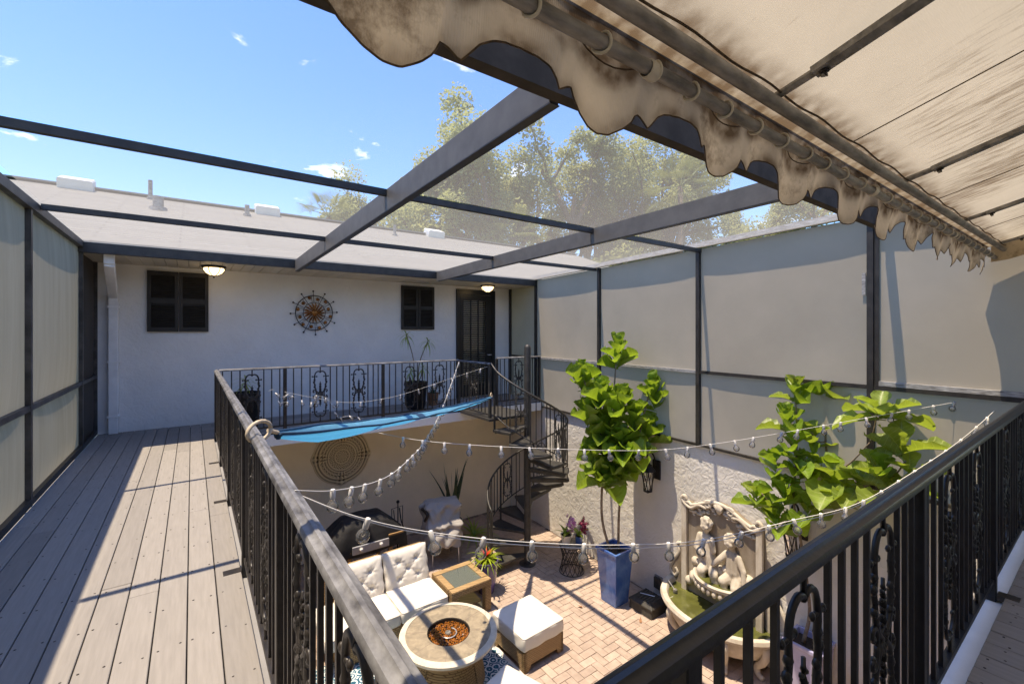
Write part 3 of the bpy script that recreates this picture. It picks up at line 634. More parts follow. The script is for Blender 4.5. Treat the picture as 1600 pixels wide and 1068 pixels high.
for i in range(13):
    for j, u in enumerate((.03, .30, .57, .84)):
        a = A0+dA*(i+u)
        if i % 2 == 1 and j in (2,): continue
        r = .014 if j == 0 and i % 2 == 0 else .0075
        x, y, z = hel(a, rr, .97); zb = tz(i)-.04 if j == 0 else hz(a)+.16
        MB().bb((-r, -r, zb), (r, r, z)).build('post' if r > .01 else 'picket', 'stair_paint', ss, (x, y, 0), (0, 0, a))
    if i % 2 == 1:
        a = A0+dA*(i+.57); put('cast_panel', CPS, ss, (rr*cos(a), rr*sin(a), hz(a)+.09), (0, 0, a+pi/2), (.85, .85, .885))
a = aE; MB().bb((-.017, -.017, 0), (.017, .017, hz(a)+.98)).build('newel_post', 'stair_paint', ss, (rr*cos(a), rr*sin(a), 0), (0, 0, a))

# ------------------------------------------------------------------ awning over the near walkway
aw = thing('awning', 'stained cream canvas awning with scalloped valance over the near walkway', 'awning', (2.4, .73, 2.28))
AX = lambda x, y, z: (x-2.4, y-.73, z-2.28)
X0, X1 = -1.15, 6.06; SLOPE = .30
zc = lambda y: 2.375+(.70-y)*SLOPE
bx = [-1.15, .15, 1.57, 2.99, 4.41, 5.83, 6.06]
def sag(x):
    for a, b in zip(bx, bx[1:]):
        if a <= x <= b: return .02*(1-((2*x-a-b)/(b-a))**2) if b-a > .5 else 0
    return 0
def grime(o, fn, nu, nv):
    a = o.data.attributes.new('grime', 'FLOAT', 'POINT')
    a.data.foreach_set('value', [fn(i/nu, j/nv) for i in range(nu+1) for j in range(nv+1)])
def cf(u, v):
    x = X0+(X1-X0)*u; y = .782-1.9*v**1.6
    return AX(x, y, zc(y)+.025+.012*sag(x)*50*.3*sin(pi*min(1, v*1.2)))
cn = MB().grid(cf, 90, 40).build('canopy', 'canopy', aw, smooth=True)
grime(cn, lambda u, v: min(1, max(0, ((.782-1.9*v**1.6)-.60)/.09))*.95, 90, 40)
for x in (.86, 2.28, 3.7, 5.1): MB().tube([AX(x, y, zc(y)+.022) for y in (.69, .2, -.4, -1.1)], .0025, 4).build('seam', 'valance_edge', aw)
for x in bx[:-1]:
    if x < 0: continue
    MB().tube([AX(x, .70, zc(.70)-.005), AX(x, .56, zc(.56)-.012)], .0135, 8).build('batten_tube', 'galvanised', aw, smooth='auto')
    MB().bar(AX(x, .575, zc(.575)-.012), AX(x, -1.1, zc(-1.1)-.012), .05, .022, up=(0, SLOPE, 1)).build('batten', 'galvanised', aw, bevel=.002)
    for y in (.55, .22, -.15):
        MB().lathe([(.017, .0), (.017, -.004), (.009, -.008), (.009, -.016), (.0001, -.018)], 10, AX(x+.005, y, zc(y)-.022)).build('bolt', 'iron', aw)
        MB().bar(AX(x-.012, y, zc(y)-.044), AX(x+.016, y-.006, zc(y)-.034), .004, .01).build('wing', 'galvanised', aw)
def wob(x): return .006*sin(x*1.7)+.003*sin(x*7)
MB().tube([AX(X0+(X1-X0)*i/60, .735, 2.282+wob(X0+(X1-X0)*i/60)*.5) for i in range(61)], .0185, 10).build('front_pipe', 'galvanised', aw, smooth='auto')
MB().tube([AX(X0+(X1-X0)*i/60, .68, 2.345) for i in range(61)], .021, 10).build('frame_pipe', 'galvanised', aw, smooth='auto')
MB().tube([AX(X0+(X1-X0)*i/120, .665, 2.374+.006*sin(i*.9)) for i in range(121)], .0035, 5).build('lacing_cord', 'valance_edge', aw)
rg = MB(); 
for j in range(20): rg.v += [((.0215)*cos(0), 0, 0)]
rg = MB().tube([(0.004*sin(a*2), .0235*cos(a), .0235*sin(a)) for a in [2*pi*i/16 for i in range(17)]], .0042, 6).mesh('lacing_ring', 'ring_plastic', smooth=True)
k = .02; i = 0
while k < 6.0:
    put('lacing_ring', rg, aw, AX(k, .735, 2.284), (random.uniform(-.3, .3), 0, random.uniform(-.35, .35))); k += .19+random.uniform(-.03, .03)
cl = MB().lathe([(.0205, -.02), (.024, -.018), (.024, .018), (.0205, .02)], 10).mesh('pipe_collar', 'ring_plastic', smooth='auto')
for x in (.98, 2.7, 4.4): put('pipe_collar', cl, aw, AX(x, .735, 2.282), (0, pi/2, 0))
BP = [(0, .035), (.06, .055), (.12, .066), (.20, .07), (.28, .062), (.34, .045), (.37, .02), (.385, -.005), (.43, .008), (.455, .01), (.47, -.012), (.52, -.04), (.59, -.056), (.66, -.06), (.73, -.053), (.80, -.028), (.84, -.006), (.86, .02), (.885, .012), (.925, -.012), (.945, .0), (1, .035)]
def scal(x):
    p = ((x-.45)/.58+.925) % 1
    for (a, b), (c, d) in zip(BP, BP[1:]):
        if a <= p <= c: return 2.178+(b+(d-b)*(p-a)/(c-a))
    return 2.15
def vy(x, v): return .775+v*(.035+.016*sin(x*10.83-1.6)+.012*sin(x*23)) + .012*sin(x*4.1)*v
def vf(u, v):
    x = X0+(X1-X0)*u; zb = scal(x)+.01*sin(x*9.7); zt = 2.41
    return AX(x, vy(x, v), zt+(zb-zt)*v)
NV = 900
va = MB().grid(vf, NV, 14).build('valance', 'valance', aw, smooth=True)
grime(va, lambda u, v: min(1, .95*(v < .46)+.55*math.exp(-((1-v)/.13)**2)+1.0*math.exp(-((v-.5)/.10)**2)+.35*math.exp(-((((X0+(X1-X0)*u-.45)/.58+.925) % 1-.2)/.18)**2)), NV, 14)
MB().tube([vf(i/NV, 1) for i in range(NV+1)], .0024, 5).build('piping', 'valance_edge', va)
MB().tube([(vf(i/200, .42)[0], vf(i/200, .42)[1]-.003, vf(i/200, .42)[2]) for i in range(201)], .002, 4).build('seam', 'valance_edge', va)
def ef(u, v):
    y = .76-1.5*u; return AX(6.06+.012*sin(u*30)*v, y, zc(y)+.03-v*(.15+(.0 if u < .0 else .02*abs(sin(u*14)))))
MB().grid(ef, 80, 5).build('side_valance', 'valance', aw, smooth=True)

# ------------------------------------------------------------------ wall things
o = thing('sun_wall_art', 'round copper sunburst wall art with spokes and beads', 'wall art', (1.93, 9.285, 1.94))
m = MB(); m.tube([(.335*cos(a), -.03, .335*sin(a)) for a in [2*pi*i/40 for i in range(41)]], .008, 6); m.tube([(.20*cos(a), -.03, .20*sin(a)) for a in [2*pi*i/32 for i in range(33)]], .006, 6); m.build('ring', 'iron', o, smooth=True)
for i in range(12):
    a = 2*pi*i/12+.05; MB().tube([(.2*cos(a), -.03, .2*sin(a)), (.415*cos(a), -.03, .415*sin(a))], .005, 5).ball((.42*cos(a), -.03, .42*sin(a)), .018, 8, 6).build('ray', 'iron', o, smooth=True)
    a += .13; MB().tube([(.2*cos(a), -.03, .2*sin(a)), (.33*cos(a), -.03, .33*sin(a))], .004, 5).build('spoke', 'iron', o)
    q = .30 if i % 2 else .27; MB().ball((q*cos(a+.13), -.035, q*sin(a+.13)), .033, 10, 5, (1, .4, 1)).build('disc', 'copper', o, smooth=True)
m = MB()
for k, (n, r0, l, w2, yy) in enumerate(((18, .09, .13, .03, -.03), (14, .05, .11, .028, -.05), (10, .02, .09, .025, -.065))):
    for i in range(n):
        a = 2*pi*(i+.4*k)/n; d = Vector((cos(a), 0, sin(a))); p = Vector((-sin(a), 0, cos(a))); b = d*r0+Vector((0, yy, 0))
        m.add([b-p*w2*.3, b+d*l*.5-p*w2*.5+Vector((0, -.015, 0)), b+d*l+Vector((0, .012, 0))+p*.02, b+d*l*.5+p*w2*.5, b+p*w2*.3], [(0, 1, 2, 3, 4)])
m.ball((0, -.06, 0), .06, 12, 6, (1, .4, 1)); m.build('sunburst', 'copper', o)

def medal(u, v):
    r = u*.56; th = 2*pi*v; q = abs(((th/(pi/2)+.02+.5) % 1)-.5)*2        # 0 at the four ornaments
    orn = max(0, 1-q*3.2)
    rm = .56*(1-.05*(1-orn)) if u > .97 else r
    h = .012+.02*math.exp(-((r-.27)/.02)**2)+.016*math.exp(-((r-.31)/.012)**2)+.02*math.exp(-((r-.44)/.015)**2)+.022*math.exp(-((r-.50)/.014)**2)+.014*math.exp(-((r-.14)/.012)**2)
    h += .008*math.exp(-((r-.20)/.05)**2)*cos(24*th)*cos(r*160)+.007*math.exp(-((r-.375)/.03)**2)*(1+cos(36*th))*cos(r*120)
    h += orn*.05*math.exp(-((r-.42)/.13)**2)*(1+.6*cos(r*75))*(.6+.4*cos(q*26))
    h += .006*math.exp(-((r-.07)/.05)**2)*cos(12*th)*cos(r*110)
    rm = r*(1+.07*orn*max(0, (u-.8)/.2))
    return (rm*cos(th), -h*(1 if u < .985 else 0), rm*sin(th))
o = MB().grid(medal, 56, 192).build('wall_medallion', 'medallion', None, (2.46, 9.302, -.94), smooth=True)
tag(o, 'large round tan plaster medallion on the lower back wall', 'medallion')

def porch_light(x, label):
    o = thing('porch_light', label, 'ceiling light', (x, 8.72, 2.645), group='porch ceiling lights')
    MB().lathe([(.0001, 0), (.17, 0), (.175, -.02), (.15, -.035), (.15, -.03), (.0001, -.03)], 20).build('canopy_plate', 'iron', o, smooth='auto')
    MB().lathe([(.14, -.035), (.145, -.06), (.11, -.11), (.05, -.145), (.0001, -.15)], 20).build('shade', 'lamp_glass', o, smooth=True)
    for i in range(6):
        a = pi*i/3; MB().tube([(.155*cos(a), .155*sin(a), -.025), (.152*cos(a), .152*sin(a), -.065), (.115*cos(a), .115*sin(a), -.117), (.05*cos(a), .05*sin(a), -.155), (0, 0, -.16)], .006, 5).build('rib', 'iron', o)
    MB().lathe([(.0001, -.15), (.018, -.155), (.012, -.175), (.006, -.19), (.0001, -.2)], 10).build('finial', 'iron', o, smooth=True)
porch_light(.29, 'lit porch light on soffit near the left shutters'); porch_light(5.58, 'lit porch light on soffit above the French door')

def lantern(Y, z, label):
    o = thing('wall_lantern', label, 'lantern', (WX(Y)-.001, Y, z), WROT, 'courtyard wall lanterns')
    o.scale = (1.35,)*3
    MB().bb((-.02, -.06, -.12), (0, .06, .12)).build('back_plate', 'iron', o, bevel=.008)
    MB().tube(smooth_path([(-.02, 0, .05), (-.06, 0, .17), (-.12, 0, .23), (-.18, 0, .20), (-.17, 0, .13)], 5), .009, 8).build('arm', 'iron', o, smooth=True)
    c = (-.17, 0, 0)
    MB().lathe([(.0001, .14), (.02, .13), (.025, .10), (.05, .085), (.055, .06), (.085, .03), (.095, .015), (.08, .01), (.0001, .01)], 12, c).build('cap', 'iron', o, smooth='auto')
    m = MB(); m.lathe([(.08, .01), (.085, -.0), (.05, -.23), (.055, -.25), (.03, -.26), (.0001, -.26)], 8, (c[0], c[1], c[2]))
    MB().lathe([(.075, .005), (.044, -.225)], 8, c).build('glass', 'bulb_glass', o)
    for i in range(8):
        a = 2*pi*i/8; b = a+2*pi/8
        MB().tube([(c[0]+.08*cos(a), .08*sin(a), .01), (c[0]+.048*cos(b), .048*sin(b), -.23)], .005, 5).build('cage_bar', 'iron', o)
        if i % 2 == 0: MB().tube([(c[0]+.08*cos(b), .08*sin(b), .01), (c[0]+.048*cos(a), .048*sin(a), -.23)], .005, 5).build('cage_bar', 'iron', o)
    MB().lathe([(.0001, -.225), (.055, -.225), (.055, -.24), (.02, -.255), (.0001, -.27)], 10, c).build('base', 'iron', o, smooth='auto')
    MB().lathe([(.012, -.22), (.012, -.1), (.006, -.08), (.0001, -.07)], 8, c).build('candle', 'ceramic_white', o)
lantern(4.66, -.74, 'black iron lantern on stucco wall beside the fountain'); lantern(2.42, -.86, 'black iron lantern half hidden by the leaning fig')
o = thing('outlet_box', 'small dark outlet box low on stucco wall left of fountain', 'outlet box', (WX(4.62), 4.62, -2.62), WROT)
MB().bb((-.07, -.06, -.09), (-.0, .06, .09)).build('cover', 'pump_plastic', o, bevel=.01); MB().bb((-.03, -.075, -.105), (0, .075, .105)).build('plate', 'galvanised', o)

# ------------------------------------------------------------------ patio furniture
def boxwicker(o, name, a, b, mat='wicker'): return MB().bb(a, b).build(name, mat, o, bevel=.012)
def seat_cushion(name, o, c, d, mat='cushion'):
    me = bpy.data.meshes.new(name); me.materials.append(MATS[mat]); b = bmesh.new(); bmesh.ops.create_cube(b, size=2); bmesh.ops.subdivide_edges(b, edges=b.edges[:], cuts=17, use_grid_fill=True); r_ = .035
    for v in b.verts:
        f = lambda t: math.copysign(abs(t)**.7, t)
        p = Vector((v.co.x*d[0]/2, v.co.y*d[1]/2, v.co.z*d[2]/2)); q = Vector([max(-h/2+r_, min(h/2-r_, a)) for a, h in zip(p, d)]); e_ = p-q
        x, y, z = v.co
        v.co = q+(e_.normalized()*r_ if e_.length > 1e-6 else e_)
        if z > .6: v.co.z += .02*(1-x**4)*(1-y**4)
        if abs(x) > .95: v.co.x *= 1+.014*(1-z*z)
        if abs(y) > .95: v.co.y *= 1+.014*(1-z*z)
        v.co += Vector((.004*sin(y*9+z*3), .004*sin(x*8+1), .004*sin(x*7+d[0])*cos(y*6)))
    b.to_mesh(me); b.free(); me.shade_smooth(); q = put(name, me, o, c); e = d[2]/2-.006
    r = .028; X_, Y_ = d[0]/2-.006, d[1]/2-.006; pts = []
    for sx, sy, a0 in ((1, 1, 0), (-1, 1, 90), (-1, -1, 180), (1, -1, 270)):
        for a in (0, 30, 60, 90): pts.append((sx*(X_-r)+r*cos(R(a0+a)), sy*(Y_-r)+r*sin(R(a0+a)), e-.008))
    MB().tube(pts+[pts[0]], .0065, 5).build('piping', 'cushion_tan', q, smooth=True); return q
def tufted(name, o, c, wd, ht, th, tilt, mat='cushion'):
    bt = [(x, z) for x in (-.42, .42) for z in (-.4, .4)] + [(0, 0)]
    def f(su):
        def g(u, v):
            x = 2*u-1; z = 2*v-1; k = (1-abs(x)**5)**.45*(1-abs(z)**5)**.45; h = th/2*k
            if su < 0:
                for i, (a, b) in enumerate(bt):
                    dd = sqrt(((x-a)*wd)**2+((z-b)*ht)**2); h -= .055*math.exp(-(dd/.07)**2)+.010*math.exp(-(dd/.16)**2)*cos(7*atan2(z-b, x-a)+i)
                h -= .012*k*math.exp(-(abs(abs(x)-abs(z))*6)**2)
            return (x*wd/2*(1+.02*sin(z*9)), su*h, z*ht/2*(1+.015*sin(x*11)))
        return g
    m = MB().grid(f(-1), 40, 40); n = MB().grid(f(1), 16, 16); m.add(n.v, [t[::-1] for t in n.f])
    q = m.build(name, mat, o, c, (tilt, 0, 0), smooth=True)
    for a, b in bt: MB().ball((a*wd/2, -th/2+.058, b*ht/2), .014, 8, 4, (1, .5, 1)).build('button', mat, q, smooth=True)
    MB().tube([(x*wd/2, 0, z*ht/2) for x, z in ((-.97, -.9), (-.9, -.985), (.9, -.985), (.97, -.9), (.985, .9), (.9, .985), (-.9, .985), (-.985, .9), (-.97, -.9))], .007, 5).build('piping', 'cushion_tan', q)
    return q
so_ = thing('wicker_loveseat', 'wicker loveseat with white tufted cushions', 'loveseat', (2.45, 6.55, G))
boxwicker(so_, 'seat_base', (-.9, -.48, .04), (.72, .42, .30)); boxwicker(so_, 'backrest', (-.9, .40, .05), (.72, .54, .90))
for x in (-.55, .345): seat_cushion('seat_cushion', so_, (x, -.08, .39), (.735 if x > 0 else 1.02, .86, .18))
for x in (-.40, .345): tufted('back_cushion', so_, (x, .25, .70), .73, .58, .22, R(-17))
for x in (-.85, .67):
    for y in (-.43, .48): boxwicker(so_, 'leg', (x-.03, y-.03, 0), (x+.03, y+.03, .06), 'wicker_dark')

tb = thing('wicker_side_table', 'square wicker side table with glass inset beside the loveseat', 'side table', (3.57, 6.38, G))
for a, b in (((-.36, -.36, .40), (.36, -.24, .50)), ((-.36, .24, .40), (.36, .36, .50)), ((-.36, -.238, .401), (-.24, .238, .499)), ((.24, -.238, .401), (.36, .238, .499))): boxwicker(tb, 'apron', a, b)
for x in (-.3, .3):
    for y in (-.3, .3): boxwicker(tb, 'leg', (x-.055, y-.055, 0), (x+.055, y+.055, .40))
boxwicker(tb, 'shelf', (-.24, -.24, .12), (.24, .24, .15), 'wicker_dark'); MB().bb((-.245, -.245, .485), (.245, .245, .494)).build('glass_top', 'table_glass', tb)

ft = thing('fire_table', 'round stone topped fire table with wicker base', 'fire table', (2.69, 5.14, G))
MB().lathe([(.60, .57), (.625, .585), (.625, .615), (.60, .63), (.545, .63), (.545, .60)], 64).build('rim', 'stone_rim', ft, smooth='auto')
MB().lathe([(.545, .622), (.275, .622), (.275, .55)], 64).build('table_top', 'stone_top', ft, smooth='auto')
for i in range(8):
    a = 2*pi*(i+.3)/8; MB().bar((.29*cos(a), .29*sin(a), .6222), (.54*cos(a), .54*sin(a), .6222), .004, .0012).build('tile_joint', 'mortar', ft)
MB().lathe([(.60, .572), (.585, .535), (.56, .53), (.38, .53)], 64).build('wood_edge', 'teak', ft, smooth='auto')
MB().lathe([(.36, .53), (.37, .45), (.42, .30), (.46, .12), (.47, .03), (.46, .0)], 48).build('wicker_base', 'wicker', ft, smooth=True)
for i in range(4):
    a = R(-68)+pi/2*i; MB().tube([(r*cos(a), r*sin(a), z) for r, z in ((.363, .53), (.374, .45), (.424, .3), (.464, .12), (.473, .02))], .008, 6).build('base_seam', 'wicker_dark', ft)
MB().lathe([(.274, .615), (.262, .615), (.255, .56), (.0001, .55)], 40).build('fire_bowl', 'iron', ft, smooth='auto')
gb = MB()
for i in range(900):
    r = .25*sqrt(random.random()); a = random.random()*2*pi; q = random.uniform(.007, .014); c = Vector((r*cos(a), r*sin(a), .572+random.uniform(0, .018)))
    mtx = Euler((random.random()*3, random.random()*3, 0)).to_matrix()
    gb.add([c+mtx @ Vector(p)*q for p in ((1, 0, 0), (-1, 0, 0), (0, 1.2, 0), (0, -1, 0), (0, 0, 1), (0, 0, -1))], [(0, 2, 4), (2, 1, 4), (1, 3, 4), (3, 0, 4), (2, 0, 5), (1, 2, 5), (3, 1, 5), (0, 3, 5)])
tag(gb.build('fire_glass', 'amber', ft), kind='stuff')
MB().tube([(.10*cos(a), .10*sin(a), .60) for a in [R(200)+R(200)*i/16 for i in range(17)]], .008, 6).build('burner_ring', 'steel', ft, smooth=True)
MB().lathe([(.0001, .605), (.035, .603), (.04, .59), (.02, .575)], 12, (.0, .02, 0)).build('burner_cap', 'galvanised', ft, smooth='auto')

def ottoman(x, y, rz, label):
    o = thing('ottoman', label, 'ottoman', (x, y, G), rz, 'wicker ottomans'); S = .355
    m = MB()
    for sx, sy in ((1, 0), (-1, 0), (0, 1), (0, -1)):      # skirts with a raised lower edge between the feet
        pr = [(-S, 0), (-S+.09, 0), (-S+.12, .08), (S-.12, .08), (S-.09, 0), (S, 0), (S, .27), (-S, .27)]
        f = (lambda u, d, z: (d*S*sx, u, z) if sx else (u, d*S*sy, z))
        vs = [f(u, 1, z) for u, z in pr]+[f(u, .86, z) for u, z in pr]; n = 8
        fl = sx-sy < 0
        fs = [tuple(range(n)), tuple(range(n, 2*n))[::-1]]+[(i, n+i, n+(i+1) % n, (i+1) % n) for i in range(n)]
        m.add(vs, fs if not fl else [t[::-1] for t in fs])
    m.bb((-S+.02, -S+.02, .25), (S-.02, S-.02, .268))
    bm = m.mesh('wicker_base', 'wicker'); b2 = bmesh.new(); b2.from_mesh(bm); bmesh.ops.recalc_face_normals(b2, faces=b2.faces); b2.to_mesh(bm); b2.free(); put('wicker_base', bm, o)
    seat_cushion('cushion', o, (0, 0, .365), (.73, .73, .20)); return o
ottoman(3.87, 5.0, R(2), 'wicker ottoman with square white cushion on the brick paving'); ottoman(2.86, 3.97, R(18), 'wicker ottoman whose white corner shows at the bottom edge')
o = tag(MB().bb((1.15, 3.3, G+.006), (3.52, 6.3, G+.014)).build('area_rug', 'rug'), 'teal and white patterned rug under the fire table', 'rug')
MB().bb((3.475, 3.3, G+.0142), (3.521, 6.3, G+.0165)).build('border', 'ceramic_white', o)

# covered grill
gr = thing('covered_grill', 'gas grill under black cover with steel knob panel', 'grill', (2.42, 7.92, G))
def gc(u, v):
    a = 2*pi*u; cx, cy = cos(a), sin(a); k = (abs(cx)**6+abs(cy)**6)**(-1/6.)
    hv = [(.47, .74, .38), (.62, .75, .38), (.88, .73, .36), (1.02, .60, .33), (1.16, .44, .28), (1.25, .34, .2), (1.27, .2, .1), (1.27, .001, .001)]
    t = v*(len(hv)-1); i = min(len(hv)-2, int(t)); f_ = t-i; z, w_, d_ = [hv[i][q]+(hv[i+1][q]-hv[i][q])*f_ for q in range(3)]
    fo = .014*sin(a*9+v*3)*(1-v)+.01*sin(a*17)*(1-v)
    if v < .2 and cy < -.5 and abs(cx) < .62: z += .33*(1-v/.2)
    return ((w_+fo)*k*cx, (d_+fo)*k*cy, z+.02*sin(a*5)*(1-v))
MB().grid(gc, 96, 28).build('cover', 'grill_cover', gr, smooth=True)
MB().bb((-.26, -.405, .77), (.36, -.375, .90)).build('control_panel', 'steel', gr, bevel=.006)
for x in (-.12, .22): MB().lathe([(.034, 0), (.034, .012), (.026, .016), (.022, .04), (.0001, .042)], 16).build('knob', 'ceramic_white', gr, (x, -.405, .835), (pi/2, 0, 0), smooth='auto')
for x in (-.30, .40):
    for y in (-.34, .28): MB().bb((x-.03, y-.03, 0), (x+.03, y+.03, .8)).build('leg', 'teak', gr)
MB().bb((-.28, -.32, .16), (.38, .28, .19)).build('shelf', 'teak', gr); MB().bb((.36, -.40, .93), (.62, -.37, .955)).build('handle', 'teak', gr)

# iron tool stand
o = thing('iron_tool_stand', 'black iron tool stand against the cream wall by grill', 'tool stand', (3.42, 8.75, G))
MB().tube([(0, 0, 0), (0, 0, .98)], .012, 8).ball((0, 0, 1.0), .035, 8, 6).build('stem', 'iron', o); MB().lathe([(.14, 0), (.14, .02), (.02, .03)], 16).build('foot', 'iron', o)
MB().tube([(-.13, 0, .55), (-.13, 0, .88), (.1, 0, .90), (.1, 0, .5)], .009, 6).build('hanger', 'iron', o)
MB().tube(smooth_path([(.02, -.03, .88), (.06, -.03, .6), (.14, -.03, .35), (.12, -.03, .08)], 4), .012, 6).build('poker', 'iron', o, smooth=True); MB().tube([(-.1, -.02, .86), (-.02, -.02, .1)], .008, 6).build('shovel', 'iron', o)

# covered chair
ch = thing('covered_chair', 'patio chair wrapped in crumpled light grey cover', 'covered chair', (4.0, 7.93, G), R(-10))
random.seed(3)
def cc(u, v):
    a = 2*pi*u; cx, cy = cos(a), sin(a); k = (abs(cx)**5+abs(cy)**5)**(-1/5.)
    hv = [(.36, .31, .30, -.04), (.50, .33, .32, -.03), (.66, .32, .31, -.01), (.80, .31, .25, .04), (.96, .35, .24, .08), (1.06, .36, .22, .08), (1.14, .30, .14, .08), (1.15, .001, .001, .07)]
    t = v*(len(hv)-1); i = min(len(hv)-2, int(t)); f_ = t-i; z, w_, d_, oy = [hv[i][q]+(hv[i+1][q]-hv[i][q])*f_ for q in range(4)]
    e = min(1, (1-v)*4)
    fo = e*(.022*sin(a*4+9*v+2*sin(7*v))+.020*sin(a*7-17*v)+.014*sin(a*13+21*v+3*sin(a*3)))
    z += e*(.02*sin(a*5+3)+.015*sin(a*9)) if v < .05 else .008*sin(a*8+v*11)*e
    if cy < 0: fo += .05*math.exp(-((z-.75)/.05)**2)*-cy - .05*math.exp(-((z-.66)/.04)**2)*-cy
    return ((w_+fo)*k*cx+.06*(z-.6)*sin(z*6), (d_+fo)*k*cy+oy, z)
MB().grid(cc, 120, 60).build('cover', 'cover_grey', ch, smooth=True)
for x in (-.25, .25):
    for y in (-.24, .22): MB().tube([(x, y, .5), (x*1.05, y*1.15, 0)], .012, 8).build('leg', 'steel', ch, smooth=True)
MB().tube(smooth_path([(-.37, -.12, .86), (-.34, -.20, 1.0), (-.38, .0, 1.04), (-.36, .15, .98)], 4), .03, 6).build('strap', 'iron', ch, smooth=True)

# ------------------------------------------------------------------ plants
def blade(L, W, bend, twist=0, n=8, fold=.25):
    m = MB()
    for i in range(n+1):
        t = i/n; w_ = W*(.55+.45*sin(pi*min(1, t*1.3+.1)))*(1-t**3) if i < n else .001
        a = bend*t; z = L*t*cos(a*.6); y = L*t*sin(a*.8); tw = twist*t
        for sx in (-1, 0, 1): m.v.append((sx*w_/2*cos(tw), y+sx*w_/2*sin(tw)-abs(sx)*w_*fold*.5*-1, z))
    for i in range(n):
        for j in range(2): a = i*3+j; m.f.append((a, a+1, a+4, a+3))
    return m
def fig_leaf(L, W, cup, droop, wave, ph):
    m = MB(); nu, nv = 9, 6
    for i in range(nu+1):
        t = i/nu; w_ = W/2*(.06, .34, .52, .62, .76, .93, 1.03, 1.02, .80, .30)[i]
        for j in range(nv+1):
            x = 2*j/nv-1; z = cup*(x*x)*w_*1.2 - droop*t*t*L + wave*sin(t*19+ph+x*1.5)*abs(x)**1.5 - .010*(1 if abs(x) < .1 else 0)
            m.v.append((x*w_, L*t, z))
    for i in range(nu):
        for j in range(nv): a = i*(nv+1)+j; m.f.append((a, a+1, a+nv+2, a+nv+1))
    m.tube([(0, -.05, .0), (0, 0, 0), (0, L*.5, -droop*.25*L-.006), (0, L*.97, -droop*.94*L-.008)], [.006, .006, .004, .002], 4, False)
    return m
random.seed(11)
FL = [fig_leaf(.30+.05*random.random(), .21+.05*random.random(), .6+.6*random.random(), .02+.18*random.random(), .018, random.random()*6).mesh('leaf', 'leaf', smooth=True) for _ in range(7)]
FP = [fig_leaf(.33+.06*random.random(), .25+.05*random.random(), .3+.4*random.random(), .1+.4*random.random(), .02, random.random()*6).mesh('leaf', 'leaf_pale', smooth=True) for _ in range(6)]
def set_leaf(par, base, p, az, el, meshes, sc):
    me = random.choice(meshes)
    q = Euler((el, 0, az-pi/2), 'XYZ'); o = put('leaf', me, par, Vector(p)-Vector(base), q, (sc, sc, sc)); return o
def rosette(par, base, tip, n, length, meshes, sc=1., top=True, down=Vector((0, 0, -1))):
    for i in range(n):
        f_ = i/max(1, n-1); az = i*2.4+random.uniform(-.3, .3); el = R(82-60*f_) if top else R(62-66*f_); el += random.uniform(-.2, .2)
        set_leaf(par, base, Vector(tip)+down*length*f_, az, el, meshes, sc*(.60+.44*min(1, f_*1.6)+random.uniform(-.16, .14)))
def square_pot(name, label, loc, ht, b, t_, mat, group=None):
    o = thing(name, label, 'planter', loc, 0, group); m = MB()
    pr = [(b, 0), (t_*.99, ht-.05), (t_+.012, ht-.045), (t_+.012, ht), (t_-.025, ht), (t_-.035, ht-.07)]
    for r, z in pr: m.v += [(-r, -r, z), (r, -r, z), (r, r, z), (-r, r, z)]
    for i in range(len(pr)-1):
        for j in range(4): m.f.append((i*4+j, i*4+(j+1) % 4, i*4+4+(j+1) % 4, i*4+4+j))
    m.f.append((3, 2, 1, 0)); m.build('body', mat, o, bevel=.008); q = t_-.03
    MB().add([(-q, -q, ht-.07), (q, -q, ht-.07), (q, q, ht-.07), (-q, q, ht-.07)], [(0, 1, 2, 3)]).build('soil', 'soil', o); return o
square_pot('tall_planter', 'tall glossy blue tapered square planter', (5.72, 5.02, G), .90, .155, .215, 'glaze_blue')
f1b = Vector((5.72, 5.02, G+.83))
f1 = thing('fiddle_leaf_fig', 'bushy green fiddle leaf fig growing from the blue planter', 'fig tree', f1b)
tips1 = [(965, 522, 7.6, 9, .34, 1), (908, 562, 7.5, 8, .28, 1), (1022, 585, 7.4, 9, .34, 1), (938, 590, 7.3, 7, .26, 1), (970, 606, 7.2, 7, .26, 1), (918, 622, 7.4, 6, .24, 1), (990, 628, 7.2, 7, .26, 1), (950, 640, 7.4, 7, .26, 0), (1012, 650, 7.4, 7, .26, 0),
          (972, 664, 7.15, 7, .26, 0), (936, 664, 7.5, 5, .22, 0), (994, 684, 7.25, 4, .24, 0), (960, 692, 7.3, 6, .24, 0), (926, 690, 7.4, 5, .16, 1), (972, 716, 7.3, 4, .2, 0), (935, 718, 7.4, 4, .2, 0), (948, 735, 7.35, 3, .16, 0)]
for i, (px, py, t, n, L, up) in enumerate(tips1): rosette(f1, f1b, at(px, py+14, t), n+6, L*1.3, FL, 1.08 if up else 1.15, bool(up))
def stem(par, base, pts, r0, r1, mat='stem_bark', name='stem'):
    p = smooth_path(pts, 6); n = len(p); MB().tube([q-Vector(base) for q in p], [r0+(r1-r0)*i/(n-1) for i in range(n)], 8).build(name, mat, par, smooth=True)
fa = at(940, 800, 7.38); fb = at(968, 790, 7.36)
stem(f1, f1b, [Vector((5.66, 5.06, G+.8)), fa, at(946, 700, 7.38), at(958, 620, 7.4), at(964, 545, 7.6)], .024, .010, name='trunk')
stem(f1, f1b, [Vector((5.76, 4.98, G+.8)), fb, at(978, 740, 7.34), at(996, 690, 7.3), at(1015, 610, 7.4)], .022, .010, name='trunk')
